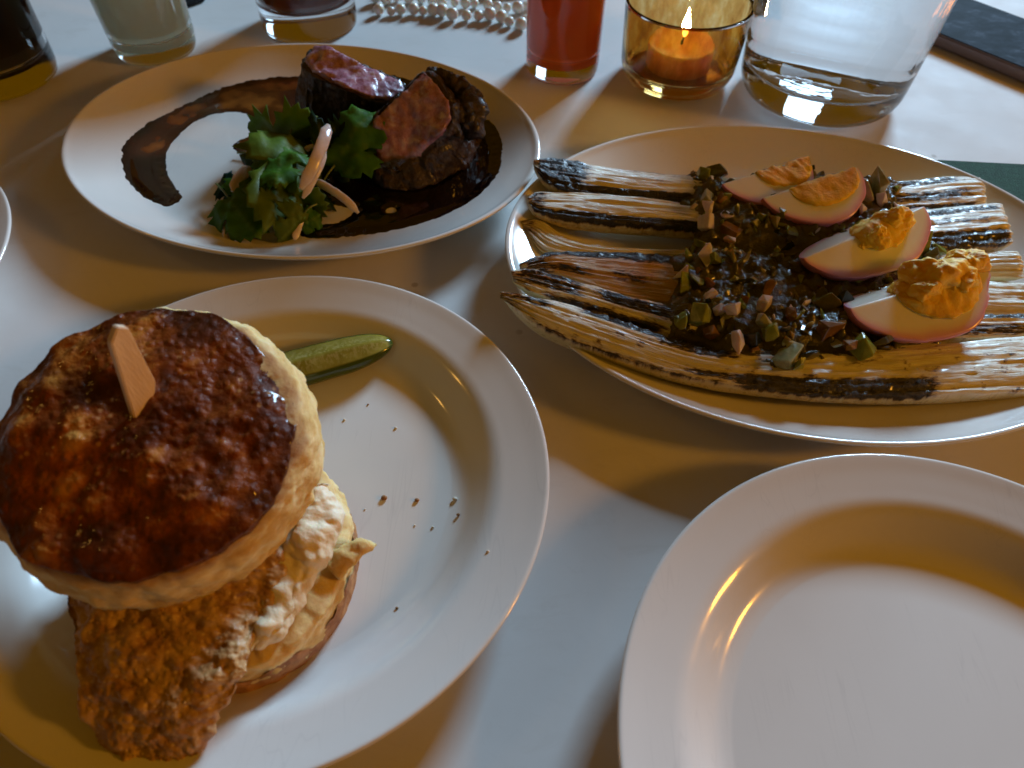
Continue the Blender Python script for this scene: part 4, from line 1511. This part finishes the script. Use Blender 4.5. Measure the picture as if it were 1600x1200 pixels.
M_RED = m_drink('orange_red_juice', (.88, .20, .045), .0, .3)
M_MILKY = m_drink('cloudy_drink', (.66, .66, .50), .0, .3)
M_BROWN = m_drink('amber_brown_drink', (.26, .085, .03), .0, .3)
M_DARK = m_drink('dark_brown_drink', (.060, .034, .022), .0, .12)
GG = 'drinking glasses along the back'
glass('drinking_glass', .0298, .4562, [(0, 0), (.0205, 0), (.0228, .0012), (.0237, .005), (.0240, .03), (.0252, .15)], [(.0238, .15), (.0226, .03), (.0220, .0135), (.0190, .0108), (0, .0100)],
      MGLASS, 'slim glass of cloudy orange-red juice left of the candle', 'glass', .128, M_RED, 'juice', GG)
glass('drinking_glass', -.2430, .4735, [(0, 0), (.0220, 0), (.0250, .0016), (.0262, .006), (.0275, .03), (.0322, .16)], [(.0312, .16), (.0262, .03), (.0248, .014), (.0215, .0105), (0, .0098)],
      MGLASS, 'glass of cloudy pale drink behind the left end of the steak platter', 'glass', .140, M_MILKY, 'drink', GG)
glass('drinking_glass', -.1475, .5150, [(0, 0), (.0290, 0), (.0322, .0016), (.0332, .006), (.0336, .03), (.0352, .125)], [(.0334, .125), (.0318, .03), (.0312, .0225), (.0275, .0200), (0, .0195)],
      MGLASS, 'thick-based tumbler of amber brown drink directly behind the steak', 'glass', .100, M_BROWN, 'drink', GG)
glass('drinking_glass', -.3300, .4330, [(0, 0), (.0300, 0), (.0338, .0018), (.0350, .008), (.0356, .03), (.0384, .15)], [(.0371, .15), (.0341, .03), (.0332, .0170), (.0290, .0140), (0, .0135)],
      MGLASS, 'glass of dark brown drink at the upper left corner', 'glass', .130, M_DARK, 'drink', GG)

# water jug
glass('water_jug', .1905, .4290, [(0, .0012), (.0330, .0010), (.0400, 0), (.0455, .0026), (.0488, .0085), (.0502, .018), (.0522, .05), (.0552, .10), (.0564, .135)],
      [(.0540, .135), (.0528, .10), (.0496, .05), (.0474, .026), (.0445, .0185), (.0360, .0165), (0, .0180)], MJUG, 'large clear glass jug of water right of the candle', 'jug', .092, MWATER, 'water', n=128)

# candle holder and tealight
CX, CY = .1036, .4480
ch = glass('candle_holder', CX, CY, [(0, 0), (.0285, 0), (.0330, .0018), (.0358, .0070), (.0368, .0150), (.0384, .0440), (.0386, .0455)], [(.0376, .0460), (.0364, .0440), (.0342, .0150), (.0320, .0090), (.0270, .0070), (0, .0065)],
           MAMBER, 'amber glass candle holder with a lit tealight inside', 'candle holder')
M_WAX = Mat('candle_wax', color=(.88, .56, .22), rough=.35, sss=.9, ssss=.012, sssr=(1, .5, .2)).m
candle = thing('tealight_candle', (CX, CY, .0072), 'lit tealight candle burning inside the amber holder', 'candle')
V, F = lathe([(0, .0072), (.0200, .0072), (.0208, .0085), (.0210, .0205), (.0206, .0218), (.0192, .0214), (.0160, .0208), (0, .0206)], 72, (CX, CY, 0))
build('wax', V, [f[::-1] for f in F], M_WAX, candle)
V, F = tube(np.array([[CX, CY, .0200], [CX + .0003, CY, .0235], [CX + .0009, CY - .0003, .0265]]), .0007, 8)
build('wick', V, F, M_DICE['dark'], candle)
M_FLAME = Mat('flame', color=(0, 0, 0), rough=1)
gz = M_FLAME.n('ShaderNodeSeparateXYZ', {0: M_FLAME.coord()}).outputs[2]
M_FLAME.set('emit', (1.0, .55, .16)).set('emits', 420.0)
V, F = lathe(smooth_prof([(0, 0), (.0014, .0018), (.0024, .0050), (.0023, .0085), (.0013, .0130), (.0004, .0170), (0, .0185)], 5), 24, (CX + .0008, CY, .0245))
build('flame', V, [f[::-1] for f in F], M_FLAME.m, candle)

# ------------------------------------------------------------------ phone, napkin, black slab, beads
ph = thing('mobile_phone', A(1560, 60, 0), 'dark mobile phone lying behind the water jug at the right edge', 'phone')
n0, n1 = A(1490, 63, .0082)[:2], A(1600, 108, .0082)[:2]
u = unit(n1 - n0)
w = np.array([-u[1], u[0]])
if w[1] < 0: w = -w
cor = [n0 - u * .055, n0 + u * .100, n0 + u * .100 + w * .072, n0 - u * .055 + w * .072]


def slab(cor, z0, z1, bevel, seg, name, m, parent=None, corner=.0):
    bm = bmesh.new()
    bt = [bm.verts.new((p[0], p[1], z0)) for p in cor]
    tp = [bm.verts.new((p[0], p[1], z1)) for p in cor]
    bm.faces.new(bt[::-1])
    bm.faces.new(tp)
    for i in range(len(cor)):
        j = (i + 1) % len(cor)
        bm.faces.new((bt[i], bt[j], tp[j], tp[i]))
    bmesh.ops.recalc_face_normals(bm, faces=bm.faces)
    if corner:
        es = [e for e in bm.edges if abs(e.verts[0].co.z - e.verts[1].co.z) > 1e-5]
        bmesh.ops.bevel(bm, geom=es, offset=corner, segments=8, affect='EDGES')
    if bevel:
        es = [e for e in bm.edges if abs(e.verts[0].co.z - e.verts[1].co.z) < 1e-5]
        bmesh.ops.bevel(bm, geom=es, offset=bevel, segments=seg, affect='EDGES')
    bm.verts.index_update()
    V = np.array([v.co[:] for v in bm.verts])
    F = [tuple(v.index for v in f.verts) for f in bm.faces]
    bm.free()
    return build(name, V, F, m, parent, smooth=False)


M_PBODY = m_simple('phone_body_metal', (.22, .17, .17), (.27, .21, .21), 60, .35, .05)
M_SCREEN = Mat('phone_screen_glass', rough=.7, spec=.03)
M_SCREEN.set('color', M_SCREEN.ramp(M_SCREEN.noise(M_SCREEN.coord((1, 1.6, 1)), 70, 5, .7, .6), [(.40, (.004, .006, .009)), (.55, (.018, .026, .038)), (.72, (.075, .10, .135))]))  # cloudy sky reflection painted into the dark screen colour
slab(cor, .0004, .0082, .0010, 3, 'phone_body', M_PBODY, ph, .009)
ci = [c + unit(np.mean(cor, axis=0) - c) * .0028 for c in cor]
slab(ci, .00815, .0087, .0003, 2, 'screen', M_SCREEN.m, ph, .008)

M_GREEN = m_simple('green_felt', (.006, .045, .024), (.016, .085, .045), 420, .9, .8, .0010)
gc = [A(1462, 249, .004)[:2], A(1720, 262, .004)[:2], A(1700, 420, .004)[:2], A(1440, 330, .004)[:2]]
o = slab(gc, .0005, .0045, .0012, 3, 'cloth_napkin', M_GREEN)
tag(o, 'dark green cloth napkin tucked behind the right edge of the leek platter', 'napkin')
M_BLACK = m_simple('black_matte', (.008, .009, .011), (.02, .021, .024), 300, .8, .5)
bc = [A(291, 14, 0)[:2], A(322, 3, 0)[:2], A(330, -40, 0)[:2], A(225, -40, 0)[:2], A(240, 8, 0)[:2]]
o = slab(bc, .0005, .0050, .0010, 2, 'black_slab', M_BLACK)  # unidentified dark flat object at the back of the table
tag(o, 'black flat object just visible behind the cloudy pale drink', 'napkin')

M_BEAD = m_simple('bead_glaze', (.72, .66, .56), (.84, .80, .73), 90, .35, .1, sss=.6, ssss=.006, coat=.3)
neck = thing('bead_necklace', A(740, 15, 0), 'coil of small off-white beads lying at the back behind the red juice', 'necklace')
strands = [[A(575, 16, .004), A(640, 14, .004), A(700, 20, .004), A(765, 26, .004), A(812, 36, .004), A(830, 22, .004)],
           [A(570, 0, .004), A(640, -4, .004), A(700, 2, .004), A(760, 6, .004), A(800, 12, .004), A(835, 4, .004)],
           [A(590, -20, .004), A(680, -24, .004), A(760, -14, .004), A(820, -18, .004)]]
bV, bF = lathe([(math.sin(math.pi * i / 10), -math.cos(math.pi * i / 10)) if 0 < i < 10 else (0, -1 if i == 0 else 1) for i in range(11)], 16)
bead_me = None
rb = random.Random(3)
for s in strands:
    P = spline(np.array(s), 300)
    acc = 0
    last = P[0]
    gap = .0076
    for p in P:
        if np.linalg.norm(p - last) < gap: continue
        gap = rb.uniform(.0066, .0090)
        last = p
        r = rb.uniform(.0031, .0046)
        q = p + np.array([rb.uniform(-.0012, .0012), rb.uniform(-.0030, .0030), 0])
        q[2] = r + .0002
        if bead_me is None:
            b = build('bead', bV * .0038 + q, bF, M_BEAD, neck, origin=q)
            bead_me = b.data
        else:
            b = bpy.data.objects.new('bead', bead_me)
            C.objects.link(b)
            b.parent = neck
            b.location = tuple(q - wloc(neck))
        k = r / .0038
        b.scale = (k, k * rb.uniform(.9, 1.1), k)
